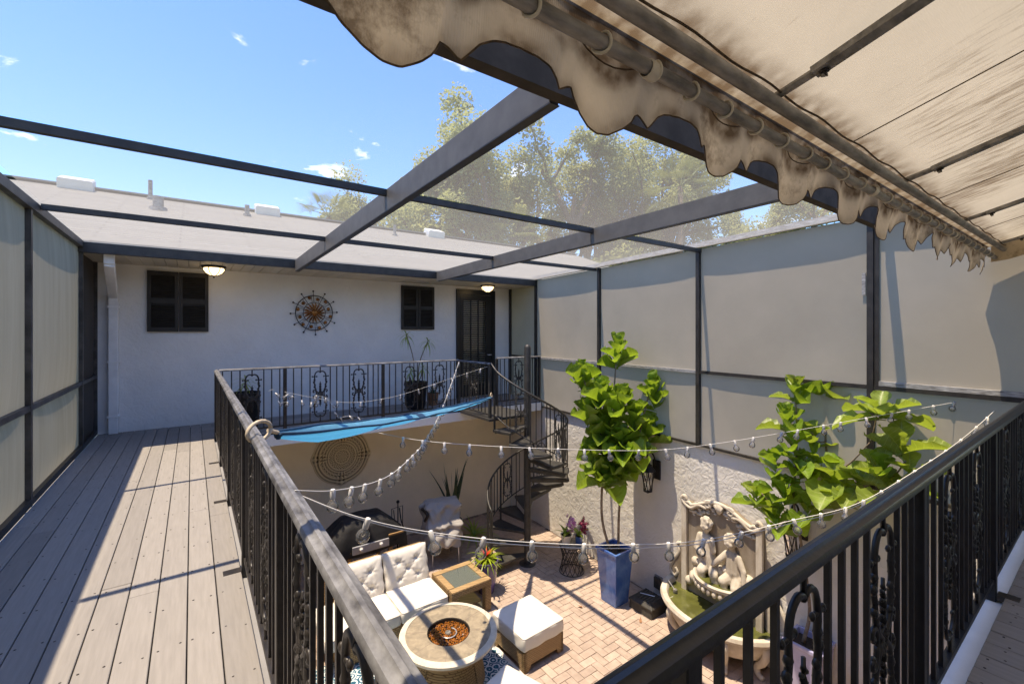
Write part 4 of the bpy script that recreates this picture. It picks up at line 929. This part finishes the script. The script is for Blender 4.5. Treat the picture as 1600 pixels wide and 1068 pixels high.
for a, b in (((946, 700), (910, 585)), ((978, 735), (1002, 700)), ((950, 670), (938, 610)), ((958, 640), (972, 625)), ((980, 720), (930, 700))): stem(f1, f1b, [at(*a, 7.38), (at(*a, 7.38)+at(*b, 7.4))/2+Vector((0, 0, -.05)), at(*b, 7.4)], .012, .006, name='branch')

square_pot('lavender_planter', 'pale lavender glazed square planter behind the near railing', (6.0, 2.25, G), .80, .15, .20, 'glaze_lavender')
f2b = Vector((6.0, 2.25, G+.73))
f2 = thing('leggy_fiddle_leaf_fig', 'leggy fiddle leaf fig with large pale leaves right of fountain', 'fig tree', f2b)
T2 = 5.35
tips2 = [(1243, 600, 5.5, 7, .2, 1, 0, .8), (1228, 640, 5.4, 7, .24, 1, 0, .85), (1240, 680, 5.3, 7, .26, 0, 0, .85), (1212, 715, 5.4, 5, .2, 0, 0, .8), (1250, 715, 5.3, 6, .24, 0, 0, .85), (1182, 762, 5.5, 7, .2, 0, 0, .8), (1225, 760, 5.3, 7, .24, 0, 0, .85), (1262, 780, 5.2, 5, .2, 0, 0, .9), (1215, 800, 5.3, 5, .2, 0, 0, .85),
          (1296, 605, 5.4, 8, .14, 1, 0, .85), (1270, 668, 5.4, 5, .2, 1, 1, .8), (1272, 705, 5.3, 4, .2, 0, 0, .8), (1374, 634, 4.6, 6, .10, 0, 1, 1.05), (1408, 690, 4.45, 3, .12, 1, 1, 1.0), (1378, 722, 4.55, 5, .16, 1, 0, .8), (1385, 745, 4.5, 4, .14, 0, 1, 1.05), (1338, 740, 4.9, 4, .14, 0, 1, 1.05), (1303, 738, 5.1, 5, .14, 0, 1, 1.1), (1422, 728, 4.4, 4, .14, 0, 1, .9), (1335, 770, 4.9, 3, .12, 0, 1, .9)]
for px, py, t, n, L, up, pale, sc in tips2: rosette(f2, f2b, at(px, py+6, t), n+1, L, FP if pale else FL+FP[:3], sc*1.02, bool(up))
b0 = Vector((5.98, 2.3, G+.75)); b1 = Vector((6.06, 2.2, G+.75))
stem(f2, f2b, [b0, at(1265, 950, 5.4), at(1252, 850, 5.35), at(1240, 780, 5.35), at(1245, 700, 5.4), at(1243, 610, 5.5)], .022, .008, name='trunk')
stem(f2, f2b, [b1, at(1315, 960, 5.4), at(1312, 840, 5.35), at(1300, 740, 5.35), at(1290, 690, 5.38), at(1295, 610, 5.4)], .022, .010, name='trunk')
for a, b in (((1312, 800), (1330, 750)), ((1300, 740), (1360, 690)), ((1252, 830), (1190, 770)), ((1290, 690), (1268, 675)), ((1300, 735), (1245, 710)), ((1330, 760), (1385, 740)), ((1360, 690), (1372, 635)), ((1385, 745), (1415, 720))):
    ta, tb_ = [(5.35 if q[0] < 1315 else 5.35-(q[0]-1315)*.0095) for q in (a, b)]
    stem(f2, f2b, [at(*a, ta), (at(*a, ta)+at(*b, tb_))/2+Vector((0, 0, -.05)), at(*b, tb_)], .010, .006, name='branch')

def round_pot(o, prof, mat, z=0):
    MB().lathe(prof, 28).build('pot', mat, o, (0, 0, z), smooth='auto')
    r = prof[-1][0]; MB().lathe([(.0001, prof[-1][1]), (r, prof[-1][1])], 20).build('soil', 'soil', o, (0, 0, z))
br = thing('potted_bromeliad', 'yellow green bromeliad with red heart in purple pot', 'potted plant', (4.13, 6.5, G))
round_pot(br, [(.13, 0), (.17, .2), (.20, .5), (.21, .55), (.19, .55), (.18, .52)], 'glaze_purple')
random.seed(5); BM = [blade(.22+.035*i, .048, 1.0+.25*i, .2).mesh('leaf', 'brom_leaf', smooth=True) for i in range(4)]; BR = blade(.16, .045, .8).mesh('bract', 'brom_red', smooth=True)
for i in range(60): put('leaf', BM[i % 4], br, (0, 0, .52), (R(-8-46*(i/60)), 0, i*2.4), (1, 1, random.uniform(.8, 1.1)))
for i in range(9): put('bract', BR, br, (0, 0, .60), (R(-20), 0, i*2.4))
# wire stand with orchids
ws = thing('wire_plant_stand', 'round wire lattice plant stand by stucco wall', 'plant stand', (5.78, 6.12, G))
rs = lambda z: .17+.06*abs(1-2*z/.5)**1.4 if z > .0 else .2
for z, r in ((.006, .23), (.25, .172), (.5, .23)): MB().tube([(r*cos(a), r*sin(a), z) for a in [2*pi*i/32 for i in range(33)]], .007, 5).build('hoop', 'iron', ws, smooth=True)
for i in range(14):
    for sg in (-1, 1): MB().tube([(rs(.5*k/8)*cos(2*pi*i/14+sg*k*.14), rs(.5*k/8)*sin(2*pi*i/14+sg*k*.14), .5*k/8) for k in range(9)], .0055, 5).build('wire', 'iron', ws, smooth=True)
MB().lathe([(.0001, .507), (.235, .507), (.235, .515), (.0001, .515)], 28).build('tray', 'galvanised', ws)
def orchid(x, y, pot, pm, fm, label, cols):
    o = thing('potted_orchid', label, 'orchid', (x, y, G+.516)); round_pot(o, pot, pm); h = pot[-1][1]
    me = blade(.26, .075, 1.1, .1, fold=.1).mesh('leaf', 'leaf', smooth=True)
    for i in range(6): put('leaf', me, o, (0, 0, h), (R(-15-10*(i % 3)), 0, i*1.1+cols), (1, 1, random.uniform(.8, 1.1)))
    sp = smooth_path([(0, 0, h), (.02, -.02, h+.2), (.06, -.04, h+.34), (.12, -.05, h+.30)], 5); MB().tube(sp, .005, 5).build('spike', 'leaf_dark', o, smooth=True)
    fl = MB()
    for k in range(5):
        a = 2*pi*k/5; fl.add([(0, 0, 0), (.03*cos(a-.45), .03*sin(a-.45), .006), (.042*cos(a), .042*sin(a), .0), (.03*cos(a+.45), .03*sin(a+.45), .006)], [(0, 1, 2, 3)])
    fl.ball((0, 0, .012), .012, 6, 4); fm_ = fl.mesh('flower', fm)
    for i in range(26):
        p = (.07+random.uniform(-.07, .07), -.05+random.uniform(-.06, .05), h+.22+random.uniform(-.16, .13)); put('flower', fm_, o, p, (R(60)+random.uniform(-.7, .7), random.uniform(-.5, .5), R(-45)+random.uniform(-1, 1)), (.9,)*3)
random.seed(9)
orchid(5.68, 6.16, [(.07, 0), (.10, .16), (.11, .18), (.09, .17)], 'ceramic_white', 'orchid_pink', 'pink orchid in white pot on the wire stand', 0)
orchid(5.90, 6.05, [(.06, 0), (.075, .13), (.08, .14), (.065, .13)], 'glaze_blue', 'orchid_red', 'dark red orchid in small blue pot on the wire stand', .5)

def snake(loc, label):
    o = thing('snake_plant', label, 'snake plant', loc); round_pot(o, [(.15, 0), (.2, .35), (.22, .42), (.2, .42), (.19, .38)], 'black_pot')
    random.seed(21)
    for i in range(18):
        L = random.uniform(.85, 1.35); me = blade(L, .105, random.uniform(-.1, .35), random.uniform(-.8, .8), 8, .1).mesh('leaf', 'snake_leaf', smooth=True)
        put('leaf', me, o, (random.uniform(-.08, .08), random.uniform(-.08, .08), .38), (R(random.uniform(-24, 4)), 0, i*2.4+.6))
snake((4.55, 8.55, G), 'tall dark snake plant behind the covered chair')
o = thing('leafy_fern', 'small green fern on bricks beside the snake plant', 'fern', (4.98, 8.35, G)); me = blade(.6, .05, 1.3, .3).mesh('frond', 'leaf', smooth=True)
for i in range(20): put('frond', me, o, (0, 0, .02), (R(-12-random.random()*35), 0, i*2.4), (1, 1, random.uniform(.6, 1.1)))

# balcony plants
def dracaena(loc, stems, label, pot):
    o = thing('potted_dracaena', label, 'potted plant', loc); round_pot(o, pot, 'black_pot'); h = pot[-1][1]
    me = blade(.26, .022, 1.7, .2).mesh('leaf', 'leaf_pale', smooth=True)
    for (x, y, z, mx_, my_) in stems:
        p = smooth_path([(x*.2, y*.2, h), (x*.5+mx_, y*.5+my_, (h+z)*.5), (x, y, z)], 5); MB().tube(p, .010, 6).build('stem', 'stem_bark', o, smooth=True)
        for i in range(20): put('leaf', me, o, (x, y, z-.08*(i/20)), (R(-15-95*(i/20)), 0, i*2.4), (1, 1, random.uniform(.7, 1.1)))
    return o
dracaena((3.72, 8.55, 0), [(-.16, .1, 1.52, .05, 0), (.33, .12, 1.38, -.05, 0), (-.12, -.05, .80, -.08, 0), (.12, -.08, .86, .05, 0)], 'spindly two stem plant in tall black pot on back balcony', [(.17, 0), (.20, .1), (.23, .5), (.235, .55), (.21, .55), (.20, .5)])
dracaena((.72, 8.55, 0), [(.0, .0, .75, .0, 0)], 'dark woven pot with low plant at the left end of balcony', [(.18, 0), (.21, .3), (.22, .58), (.2, .58), (.19, .52)])
o = thing('small_plant_pot', 'small brown clay pot on the balcony floor below the shutters', 'pot', (4.2, 8.75, 0)); round_pot(o, [(.09, 0), (.12, .22), (.13, .26), (.11, .26), (.105, .23)], 'terracotta')
me = blade(.3, .03, .9, .3).mesh('leaf', 'leaf_dark', smooth=True)
for i in range(14): put('leaf', me, o, (0, 0, .23), (R(-10-random.random()*40), 0, i*2.4))

# ------------------------------------------------------------------ wall fountain
FY = 3.45
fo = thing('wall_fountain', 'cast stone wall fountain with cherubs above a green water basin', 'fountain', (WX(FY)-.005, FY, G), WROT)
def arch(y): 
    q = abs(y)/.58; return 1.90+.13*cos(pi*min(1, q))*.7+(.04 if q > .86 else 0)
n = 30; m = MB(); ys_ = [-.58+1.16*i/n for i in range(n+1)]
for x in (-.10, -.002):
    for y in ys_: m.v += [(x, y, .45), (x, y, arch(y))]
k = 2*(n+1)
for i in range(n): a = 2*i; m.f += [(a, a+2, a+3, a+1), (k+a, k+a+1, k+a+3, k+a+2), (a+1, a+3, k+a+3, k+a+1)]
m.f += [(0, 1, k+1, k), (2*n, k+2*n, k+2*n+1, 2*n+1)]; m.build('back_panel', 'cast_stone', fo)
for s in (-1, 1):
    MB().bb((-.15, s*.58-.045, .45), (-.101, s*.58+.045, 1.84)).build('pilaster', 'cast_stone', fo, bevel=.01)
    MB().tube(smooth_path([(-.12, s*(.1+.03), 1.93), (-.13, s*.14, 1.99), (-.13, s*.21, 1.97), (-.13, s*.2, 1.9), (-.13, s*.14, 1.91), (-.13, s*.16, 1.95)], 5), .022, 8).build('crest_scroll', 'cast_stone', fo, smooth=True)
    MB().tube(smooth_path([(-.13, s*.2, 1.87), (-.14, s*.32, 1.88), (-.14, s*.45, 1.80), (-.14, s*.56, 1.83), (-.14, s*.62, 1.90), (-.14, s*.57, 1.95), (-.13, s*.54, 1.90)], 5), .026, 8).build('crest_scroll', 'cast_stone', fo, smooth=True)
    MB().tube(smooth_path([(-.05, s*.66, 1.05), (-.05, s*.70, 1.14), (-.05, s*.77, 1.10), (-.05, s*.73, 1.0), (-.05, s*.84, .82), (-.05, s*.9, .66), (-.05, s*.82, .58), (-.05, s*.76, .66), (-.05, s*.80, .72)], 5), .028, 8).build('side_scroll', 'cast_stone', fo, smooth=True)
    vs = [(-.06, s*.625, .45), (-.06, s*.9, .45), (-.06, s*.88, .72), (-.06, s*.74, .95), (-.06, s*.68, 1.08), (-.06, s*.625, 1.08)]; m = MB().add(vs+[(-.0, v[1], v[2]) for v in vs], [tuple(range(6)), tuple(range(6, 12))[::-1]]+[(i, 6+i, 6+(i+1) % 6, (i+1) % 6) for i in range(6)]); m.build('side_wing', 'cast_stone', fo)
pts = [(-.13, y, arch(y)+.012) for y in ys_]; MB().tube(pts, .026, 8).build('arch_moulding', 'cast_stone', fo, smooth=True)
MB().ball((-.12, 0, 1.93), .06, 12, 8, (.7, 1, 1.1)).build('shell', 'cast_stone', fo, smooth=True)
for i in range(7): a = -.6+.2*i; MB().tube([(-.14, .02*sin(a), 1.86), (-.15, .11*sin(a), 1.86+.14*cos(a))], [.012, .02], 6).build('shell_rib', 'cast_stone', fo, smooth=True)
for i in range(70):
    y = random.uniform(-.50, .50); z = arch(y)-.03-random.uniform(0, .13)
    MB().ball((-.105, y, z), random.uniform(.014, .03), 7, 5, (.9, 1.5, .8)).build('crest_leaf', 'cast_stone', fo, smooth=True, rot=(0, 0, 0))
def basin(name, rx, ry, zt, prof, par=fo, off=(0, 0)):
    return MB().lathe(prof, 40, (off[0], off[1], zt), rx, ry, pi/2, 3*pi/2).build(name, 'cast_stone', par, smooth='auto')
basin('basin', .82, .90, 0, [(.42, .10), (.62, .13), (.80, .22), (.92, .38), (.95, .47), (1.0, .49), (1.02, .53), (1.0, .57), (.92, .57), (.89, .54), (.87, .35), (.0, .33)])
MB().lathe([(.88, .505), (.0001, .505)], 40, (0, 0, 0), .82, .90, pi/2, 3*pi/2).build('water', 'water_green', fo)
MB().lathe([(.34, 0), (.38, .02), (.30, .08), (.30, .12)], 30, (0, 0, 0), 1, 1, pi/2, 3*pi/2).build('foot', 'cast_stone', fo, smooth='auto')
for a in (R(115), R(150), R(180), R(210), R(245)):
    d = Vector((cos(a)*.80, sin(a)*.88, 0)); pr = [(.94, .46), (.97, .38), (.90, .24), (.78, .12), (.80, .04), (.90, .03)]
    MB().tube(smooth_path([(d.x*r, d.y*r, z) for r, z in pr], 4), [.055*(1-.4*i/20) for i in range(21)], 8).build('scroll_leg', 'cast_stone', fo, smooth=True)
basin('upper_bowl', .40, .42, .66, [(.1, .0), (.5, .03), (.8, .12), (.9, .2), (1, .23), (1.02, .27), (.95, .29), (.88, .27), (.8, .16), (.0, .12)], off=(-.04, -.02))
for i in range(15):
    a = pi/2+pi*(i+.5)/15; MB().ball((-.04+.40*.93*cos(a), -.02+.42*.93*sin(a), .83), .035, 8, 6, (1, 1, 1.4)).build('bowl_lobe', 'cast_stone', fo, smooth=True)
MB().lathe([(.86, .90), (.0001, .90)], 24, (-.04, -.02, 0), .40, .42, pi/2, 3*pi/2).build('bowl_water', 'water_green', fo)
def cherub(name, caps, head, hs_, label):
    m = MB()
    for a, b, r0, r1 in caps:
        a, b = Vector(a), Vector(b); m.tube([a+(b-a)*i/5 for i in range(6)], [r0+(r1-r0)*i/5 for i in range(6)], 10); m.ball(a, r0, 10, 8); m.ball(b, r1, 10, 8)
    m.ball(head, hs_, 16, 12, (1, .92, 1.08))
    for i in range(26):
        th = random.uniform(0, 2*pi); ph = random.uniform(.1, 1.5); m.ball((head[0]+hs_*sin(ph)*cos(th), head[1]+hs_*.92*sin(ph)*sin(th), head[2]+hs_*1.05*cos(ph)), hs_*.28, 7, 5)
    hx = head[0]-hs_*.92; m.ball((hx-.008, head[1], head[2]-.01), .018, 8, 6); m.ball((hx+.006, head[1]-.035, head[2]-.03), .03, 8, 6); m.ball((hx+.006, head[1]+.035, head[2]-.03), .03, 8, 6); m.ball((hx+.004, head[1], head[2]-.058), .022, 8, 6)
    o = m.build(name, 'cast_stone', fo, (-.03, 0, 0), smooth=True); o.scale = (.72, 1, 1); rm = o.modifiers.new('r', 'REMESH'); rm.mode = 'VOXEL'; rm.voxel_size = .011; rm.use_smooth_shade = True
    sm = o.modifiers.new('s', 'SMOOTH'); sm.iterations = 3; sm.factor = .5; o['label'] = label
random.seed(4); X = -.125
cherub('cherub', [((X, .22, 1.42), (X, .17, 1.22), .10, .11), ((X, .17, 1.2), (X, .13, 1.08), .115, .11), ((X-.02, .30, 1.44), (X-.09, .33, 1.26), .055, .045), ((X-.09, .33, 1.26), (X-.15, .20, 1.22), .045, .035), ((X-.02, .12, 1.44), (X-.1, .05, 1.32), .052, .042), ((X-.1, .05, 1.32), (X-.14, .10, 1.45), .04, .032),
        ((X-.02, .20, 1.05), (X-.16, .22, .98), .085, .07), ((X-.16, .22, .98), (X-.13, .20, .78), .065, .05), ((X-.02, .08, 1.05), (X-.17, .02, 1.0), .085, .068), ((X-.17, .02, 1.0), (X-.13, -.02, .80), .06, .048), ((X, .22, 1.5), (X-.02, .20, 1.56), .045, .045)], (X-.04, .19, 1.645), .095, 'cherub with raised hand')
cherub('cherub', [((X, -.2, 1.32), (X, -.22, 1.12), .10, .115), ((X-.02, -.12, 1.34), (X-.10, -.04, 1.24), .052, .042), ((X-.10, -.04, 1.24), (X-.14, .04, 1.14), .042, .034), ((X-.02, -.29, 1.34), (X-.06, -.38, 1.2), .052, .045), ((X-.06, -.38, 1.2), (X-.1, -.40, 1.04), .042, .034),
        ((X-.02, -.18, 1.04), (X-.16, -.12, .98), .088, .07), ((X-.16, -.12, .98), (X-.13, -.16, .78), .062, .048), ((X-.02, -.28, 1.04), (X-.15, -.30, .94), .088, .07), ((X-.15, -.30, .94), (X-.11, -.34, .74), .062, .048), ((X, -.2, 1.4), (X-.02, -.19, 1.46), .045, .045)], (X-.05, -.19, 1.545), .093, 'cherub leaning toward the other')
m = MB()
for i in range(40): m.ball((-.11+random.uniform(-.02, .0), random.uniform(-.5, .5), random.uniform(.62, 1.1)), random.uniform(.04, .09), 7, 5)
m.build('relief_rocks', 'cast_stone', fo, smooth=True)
o = thing('pond_spout', 'small pump spout clipped in the green basin water', 'spout', (5.98, 4.05, G+.52)); MB().tube([(0, .12, .12), (0, .0, .02)], .006, 6).build('rod', 'steel', o); MB().lathe([(.0001, .05), (.03, .04), (.035, -.0), (.02, -.03)], 10).build('head', 'galvanised', o, smooth='auto')
pb = thing('pump_box', 'low dark ribbed pump box on bricks beside the fountain', 'pump box', (6.0, 4.56, G), R(0))
m = MB(); pr = [(.21, 0), (.2, .12), (.215, .125), (.215, .15), (.16, .20)]
for r, z in pr: m.v += [(-r, -r*1.05, z), (r, -r*1.05, z), (r, r*1.05, z), (-r, r*1.05, z)]
for i in range(len(pr)-1):
    for j in range(4): m.f.append((i*4+j, i*4+(j+1) % 4, i*4+4+(j+1) % 4, i*4+4+j))
m.f.append((16, 17, 18, 19)); m.build('body', 'pump_plastic', pb, bevel=.006)
for i in range(7): MB().bb((-.15, -.15+.05*i-.012, .198), (.15, -.15+.05*i+.012, .208)).build('rib', 'pump_plastic', pb)
MB().tube([(-.05, .12, .215), (.06, -.08, .213)], .007, 6).build('rod', 'steel', pb)

# ------------------------------------------------------------------ hammock
hk = thing('hammock', 'blue fabric hammock strung diagonally across the courtyard', 'hammock', (2.4, 4.8, .6))
HA = Vector((.42, 3.0, .985)); HB = Vector((4.36, 6.70, .40)); D = (HB-HA); U = Vector((D.x, D.y, 0)).normalized(); V = Vector((-U.y, U.x, 0)); O = Vector((2.4, 4.8, .6))
def hf(u, v):
    s = u; x = 2*v-1; k = max(0, sin(pi*min(1, s)))
    w_ = .02+.13*min(1, s*9)**.6*min(1, (1-s)*2.0)
    c = HA+D*s+Vector((0, 0, -.06*k))
    belly = (.075*max(0, 1-s*2)**1.4+.03)*min(1, s*12+.25)*min(1, (1-s)*4)
    return c+V*w_*x+Vector((0, 0, -belly*(1-abs(x)**2.2)+.010*sin(x*9+s*6)+.004*sin(x*3+s*40)))-O
MB().grid(hf, 60, 16).build('fabric', 'hammock_blue', hk, smooth=True)
for v in (0, 1): MB().tube([hf(i/60, v) for i in range(61)], .009, 6).build('hem', 'hammock_navy', hk, smooth=True)
MB().tube([hf(.0, j/16) for j in range(17)], .012, 6).build('end_hem', 'hammock_navy', hk, smooth=True)
m = MB().grid(lambda u, v: hf(.42+.03*u, v)+Vector((0, 0, .002)), 3, 16); m.build('patch', 'hammock_navy', hk, smooth=True)
pth = [Vector((.31, 2.88, 1.03))+Vector((.05*cos(a)*1.3, .06*cos(a), .055*sin(a))) for a in [2*pi*i/18 for i in range(19)]]
MB().tube([p-O for p in pth], .011, 8).build('rope_loop', 'rope', hk, smooth=True); MB().tube([Vector((.36, 2.93, 1.02))-O, HA-O], .012, 8).build('rope', 'rope', hk)
MB().tube([HB-O+Vector((.05*cos(a), .05*cos(a), .05*sin(a)+.03)) for a in [2*pi*i/14 for i in range(15)]], .008, 6).build('rope_loop', 'rope', hk, smooth=True)

# ------------------------------------------------------------------ string lights
BG = MB().lathe([(.0001, -.083), (.012, -.0805), (.0205, -.072), (.0235, -.060), (.0205, -.047), (.012, -.037), (.0095, -.03)], 14).mesh('bulb', 'bulb_glass', smooth=True)
SK = MB().lathe([(.0001, .006), (.008, .005), (.0105, -.002), (.0105, -.026), (.009, -.032), (.0001, -.032)], 10).mesh('socket', 'wire_white', smooth='auto')
FI = MB().tube([(.004, 0, -.034), (.006, 0, -.055), (0, .003, -.064), (-.006, 0, -.055), (-.004, 0, -.034)], .0009, 4).mesh('filament', 'ring_plastic')
def strand(label, pts, gap, start=0., double=0., r=.0023, tilt=.25):
    o = thing('string_light', label, 'string lights', pts[len(pts)//2], group='string lights over the courtyard'); B = Vector(pts[len(pts)//2])
    p = smooth_path(pts, 10); MB().tube([q-B for q in p], r, 6).build('wire', 'wire_white', o, smooth=True)
    if double: MB().tube([q-B+Vector((0, 0, -double*sin(pi*i/len(p)))) for i, q in enumerate(p)], r, 6).build('wire', 'wire_white', o, smooth=True)
    acc = -start
    for a, b in zip(p, p[1:]):
        L = (b-a).length; acc += L
        if acc >= gap:
            acc -= gap; q = put('bulb', BG, o, b-B, (random.uniform(-tilt, tilt), random.uniform(-tilt, tilt), 0), (1.15,)*3); put('socket', SK, q); put('filament', FI, q)
random.seed(2)
strand('nearest string of bulbs swagging from left railing past the fountain', [at(463, 771, 1.62), at(555, 806, 1.70), at(660, 829, 1.85), at(800, 845, 2.05), at(960, 851, 2.25), at(1100, 843, 2.5), at(1240, 812, 2.85), at(1340, 786, 3.2), at(1430, 735, 3.6), at(1510, 680, 4.0), at(1590, 608, 4.35)], .27, .0, .018)
strand('string of bulbs curving up to the stair landing rail', [at(461, 766, 1.62), at(520, 766, 1.95), at(575, 756, 2.5), at(612, 740, 3.0), at(642, 714, 3.7), at(664, 688, 4.6), at(690, 640, 6.3), at(717, 566, 8.5)], .27, .05)
strand('pale string of bulbs stretched straight across to the right screen', [at(592, 676, 4.3), at(660, 688, 4.0), at(757, 696, 3.85), at(900, 702, 3.8), at(1020, 703, 3.85), at(1110, 694, 4.0), at(1210, 678, 4.15), at(1340, 655, 4.3), at(1470, 632, 4.4), at(1565, 615, 4.45)], .24, .05)
strand('string of bulbs bunched along the back balcony railing', [Vector((.95, 7.9, .64)), Vector((1.05, 7.88, .66)), Vector((1.12, 7.88, .46)), Vector((1.3, 7.87, .50)), Vector((1.22, 7.87, .60)), Vector((1.45, 7.87, .46)), Vector((1.7, 7.86, .40)), Vector((1.64, 7.86, .52)), Vector((1.86, 7.86, .44)), Vector((2.0, 7.85, .14)), Vector((2.2, 7.85, .13)), Vector((2.45, 7.88, .06))], .15, 0, tilt=.9)
strand('string of bulbs along front of back railing to the stair', [Vector((1.2, 7.88, .62)), Vector((1.6, 7.87, .50)), Vector((2.2, 7.86, .36)), Vector((2.9, 7.85, .38)), Vector((3.6, 7.84, .52)), Vector((4.1, 7.6, .70)), Vector((4.38, 6.85, .94))], .36, .1)

random.seed(12); me = blade(.09, .035, .5, .6).mesh('dry_leaf', 'terracotta', smooth=True)
for x, y, lb in ((5.15, 5.2, 'curled dry leaf on bricks left of the blue planter'), (4.2, 3.95, 'dry leaf on bricks in front of the nearer ottoman corner'), (5.6, 4.4, 'dry leaf on bricks just before the pump box')):
    tag(put('dry_leaf', me, None, (x, y, G+.012), (pi/2, random.uniform(-.2, .2), random.random()*6), (1.2,)*3), lb, 'leaf', 'dry leaves on the paving')

# ------------------------------------------------------------------ trees beyond the house
random.seed(31)
def oak(px, t, top, spread, label, lean=0, n=30, dens=500, low=.32):
    b = at(px, 516, t); b.z = G; o = thing('oak_tree', label, 'tree', b, group='oak trees beyond the roof'); Hh = top-G
    tr = MB(); tips = []
    def limb(p, d, L, r, lv):
        pts = [p]; q = p.copy(); dd = d.copy(); k = 5
        for i in range(k):
            dd = (dd+Vector((random.gauss(0, .22), random.gauss(0, .22), random.gauss(0, .14)+.05))).normalized(); q = q+dd*L/k; pts.append(q.copy())
        tr.tube(pts, [r*(1-.55*i/k) for i in range(k+1)], 6, False)
        if lv == 0: tips.append(q); tips.append(pts[3]); return
        for i in range(3 if lv > 1 else 3):
            f_ = random.uniform(.45, 1); base = pts[int(f_*k)]; a = random.uniform(0, 2*pi); e = random.uniform(-.1, .9)
            limb(base, (Vector((cos(a)*cos(e), sin(a)*cos(e), sin(e)))+dd*.6).normalized(), L*random.uniform(.55, .8), r*.5, lv-1)
    base = Vector((0, 0, 0)); tt = Hh*low
    tr.tube([Vector((0, 0, 0)), Vector((lean*.3, 0, tt*.5)), Vector((lean, .1, tt))], [.5, .4, .34], 8, False)
    for i in range(5):
        a = 2*pi*i/5+random.random(); e = R(random.uniform(25, 70))
        limb(Vector((lean, .1, tt*random.uniform(.8, 1))), Vector((cos(a)*cos(e), sin(a)*cos(e), sin(e))), spread*.62, .26, 2)
    mz = max(p.z for p in tips); mr = max(sqrt(p.x**2+p.y**2) for p in tips); kz = (Hh*.97-tt)/(mz-tt); kr = spread/mr
    fx = lambda p: Vector((p[0]*(kr if p[2] > tt else 1), p[1]*(kr if p[2] > tt else 1), tt+(p[2]-tt)*kz if p[2] > tt else p[2]))
    tr.v = [tuple(fx(p)) for p in tr.v]; tr.build('trunk', 'bark', o, smooth=True)
    m = MB()
    for p in tips:
        p = fx(p); R0 = random.uniform(.75, 1.5)
        for i in range(dens):
            d = Vector((random.gauss(0, 1), random.gauss(0, 1), random.gauss(0, .62))); d = d.normalized()*R0*random.random()**.45; c = p+d
            s = random.uniform(.08, .15); e = Euler((random.uniform(-.9, .9), random.uniform(-.9, .9), random.uniform(0, 6.28))).to_matrix(); x = e @ Vector((s, 0, 0)); y = e @ Vector((0, s*.55, 0))
            m.v += [tuple(c-x), tuple(c-y), tuple(c+x), tuple(c+y)]; k = len(m.v)-4; m.f.append((k, k+1, k+2, k+3))
    m.build('crown', 'oak_leaf', o)
def palm(px, t, top, label, n=26, L=2.4):
    b = at(px, 516, t); b.z = G; o = thing('palm_tree', label, 'tree', b, group='palms beyond the roof'); h = top-G
    MB().tube([(0, 0, 0), (.1, 0, h*.5), (.05, 0, h)], [.22, .17, .15], 8).build('trunk', 'bark', o, smooth=True); m = MB()
    for i in range(n):
        a = i*2.4; e = R(75-120*i/n); d = Vector((cos(a)*cos(e), sin(a)*cos(e), sin(e))); c = Vector((.05, 0, h)); sd = Vector((-sin(a), cos(a), 0)); pts = []
        for k in range(7): pts.append(c+d*L*k/6*.55+Vector((0, 0, -.3*(k/6)**2)))
        hub = pts[-1]
        for j in range(22):
            w_ = -1.35+2.7*j/21; dd = (d*cos(w_)+sd*sin(w_)).normalized(); e2 = hub+dd*L*.5+Vector((0, 0, -.25)); q = dd.cross(Vector((0, 0, 1)))*.03
            m.v += [tuple(hub-q*.5), tuple(hub+dd*L*.28-q), tuple(e2), tuple(hub+dd*L*.28+q)]; k = len(m.v)-4; m.f.append((k, k+1, k+2, k+3))
        m.tube(pts, .02, 4, False)
    m.build('crown', 'palm_leaf', o)
oak(735, 27, 14.6, 5.6, 'tallest oak rising behind the first roof beam', -.5)
oak(905, 31, 16.0, 6.2, 'broad oak between the two long roof beams', .4)
oak(1040, 35, 16.6, 6.2, 'oak partly behind the awning valance')
oak(600, 36, 13.8, 5.2, 'low oak left of the first roof beam')
oak(1190, 36, 13.5, 6.5, 'oak at right seen through the roof screen', low=.25)
oak(820, 40, 12.0, 6.5, 'background oak low between the two roof beams', low=.2)
palm(512, 30, 9.2, 'small fan palm at the left of the oaks'); palm(1062, 27, 10.3, 'fan palm in front of oak by the valance'); palm(800, 24, 6.6, 'fan palm just above the roof ridge')
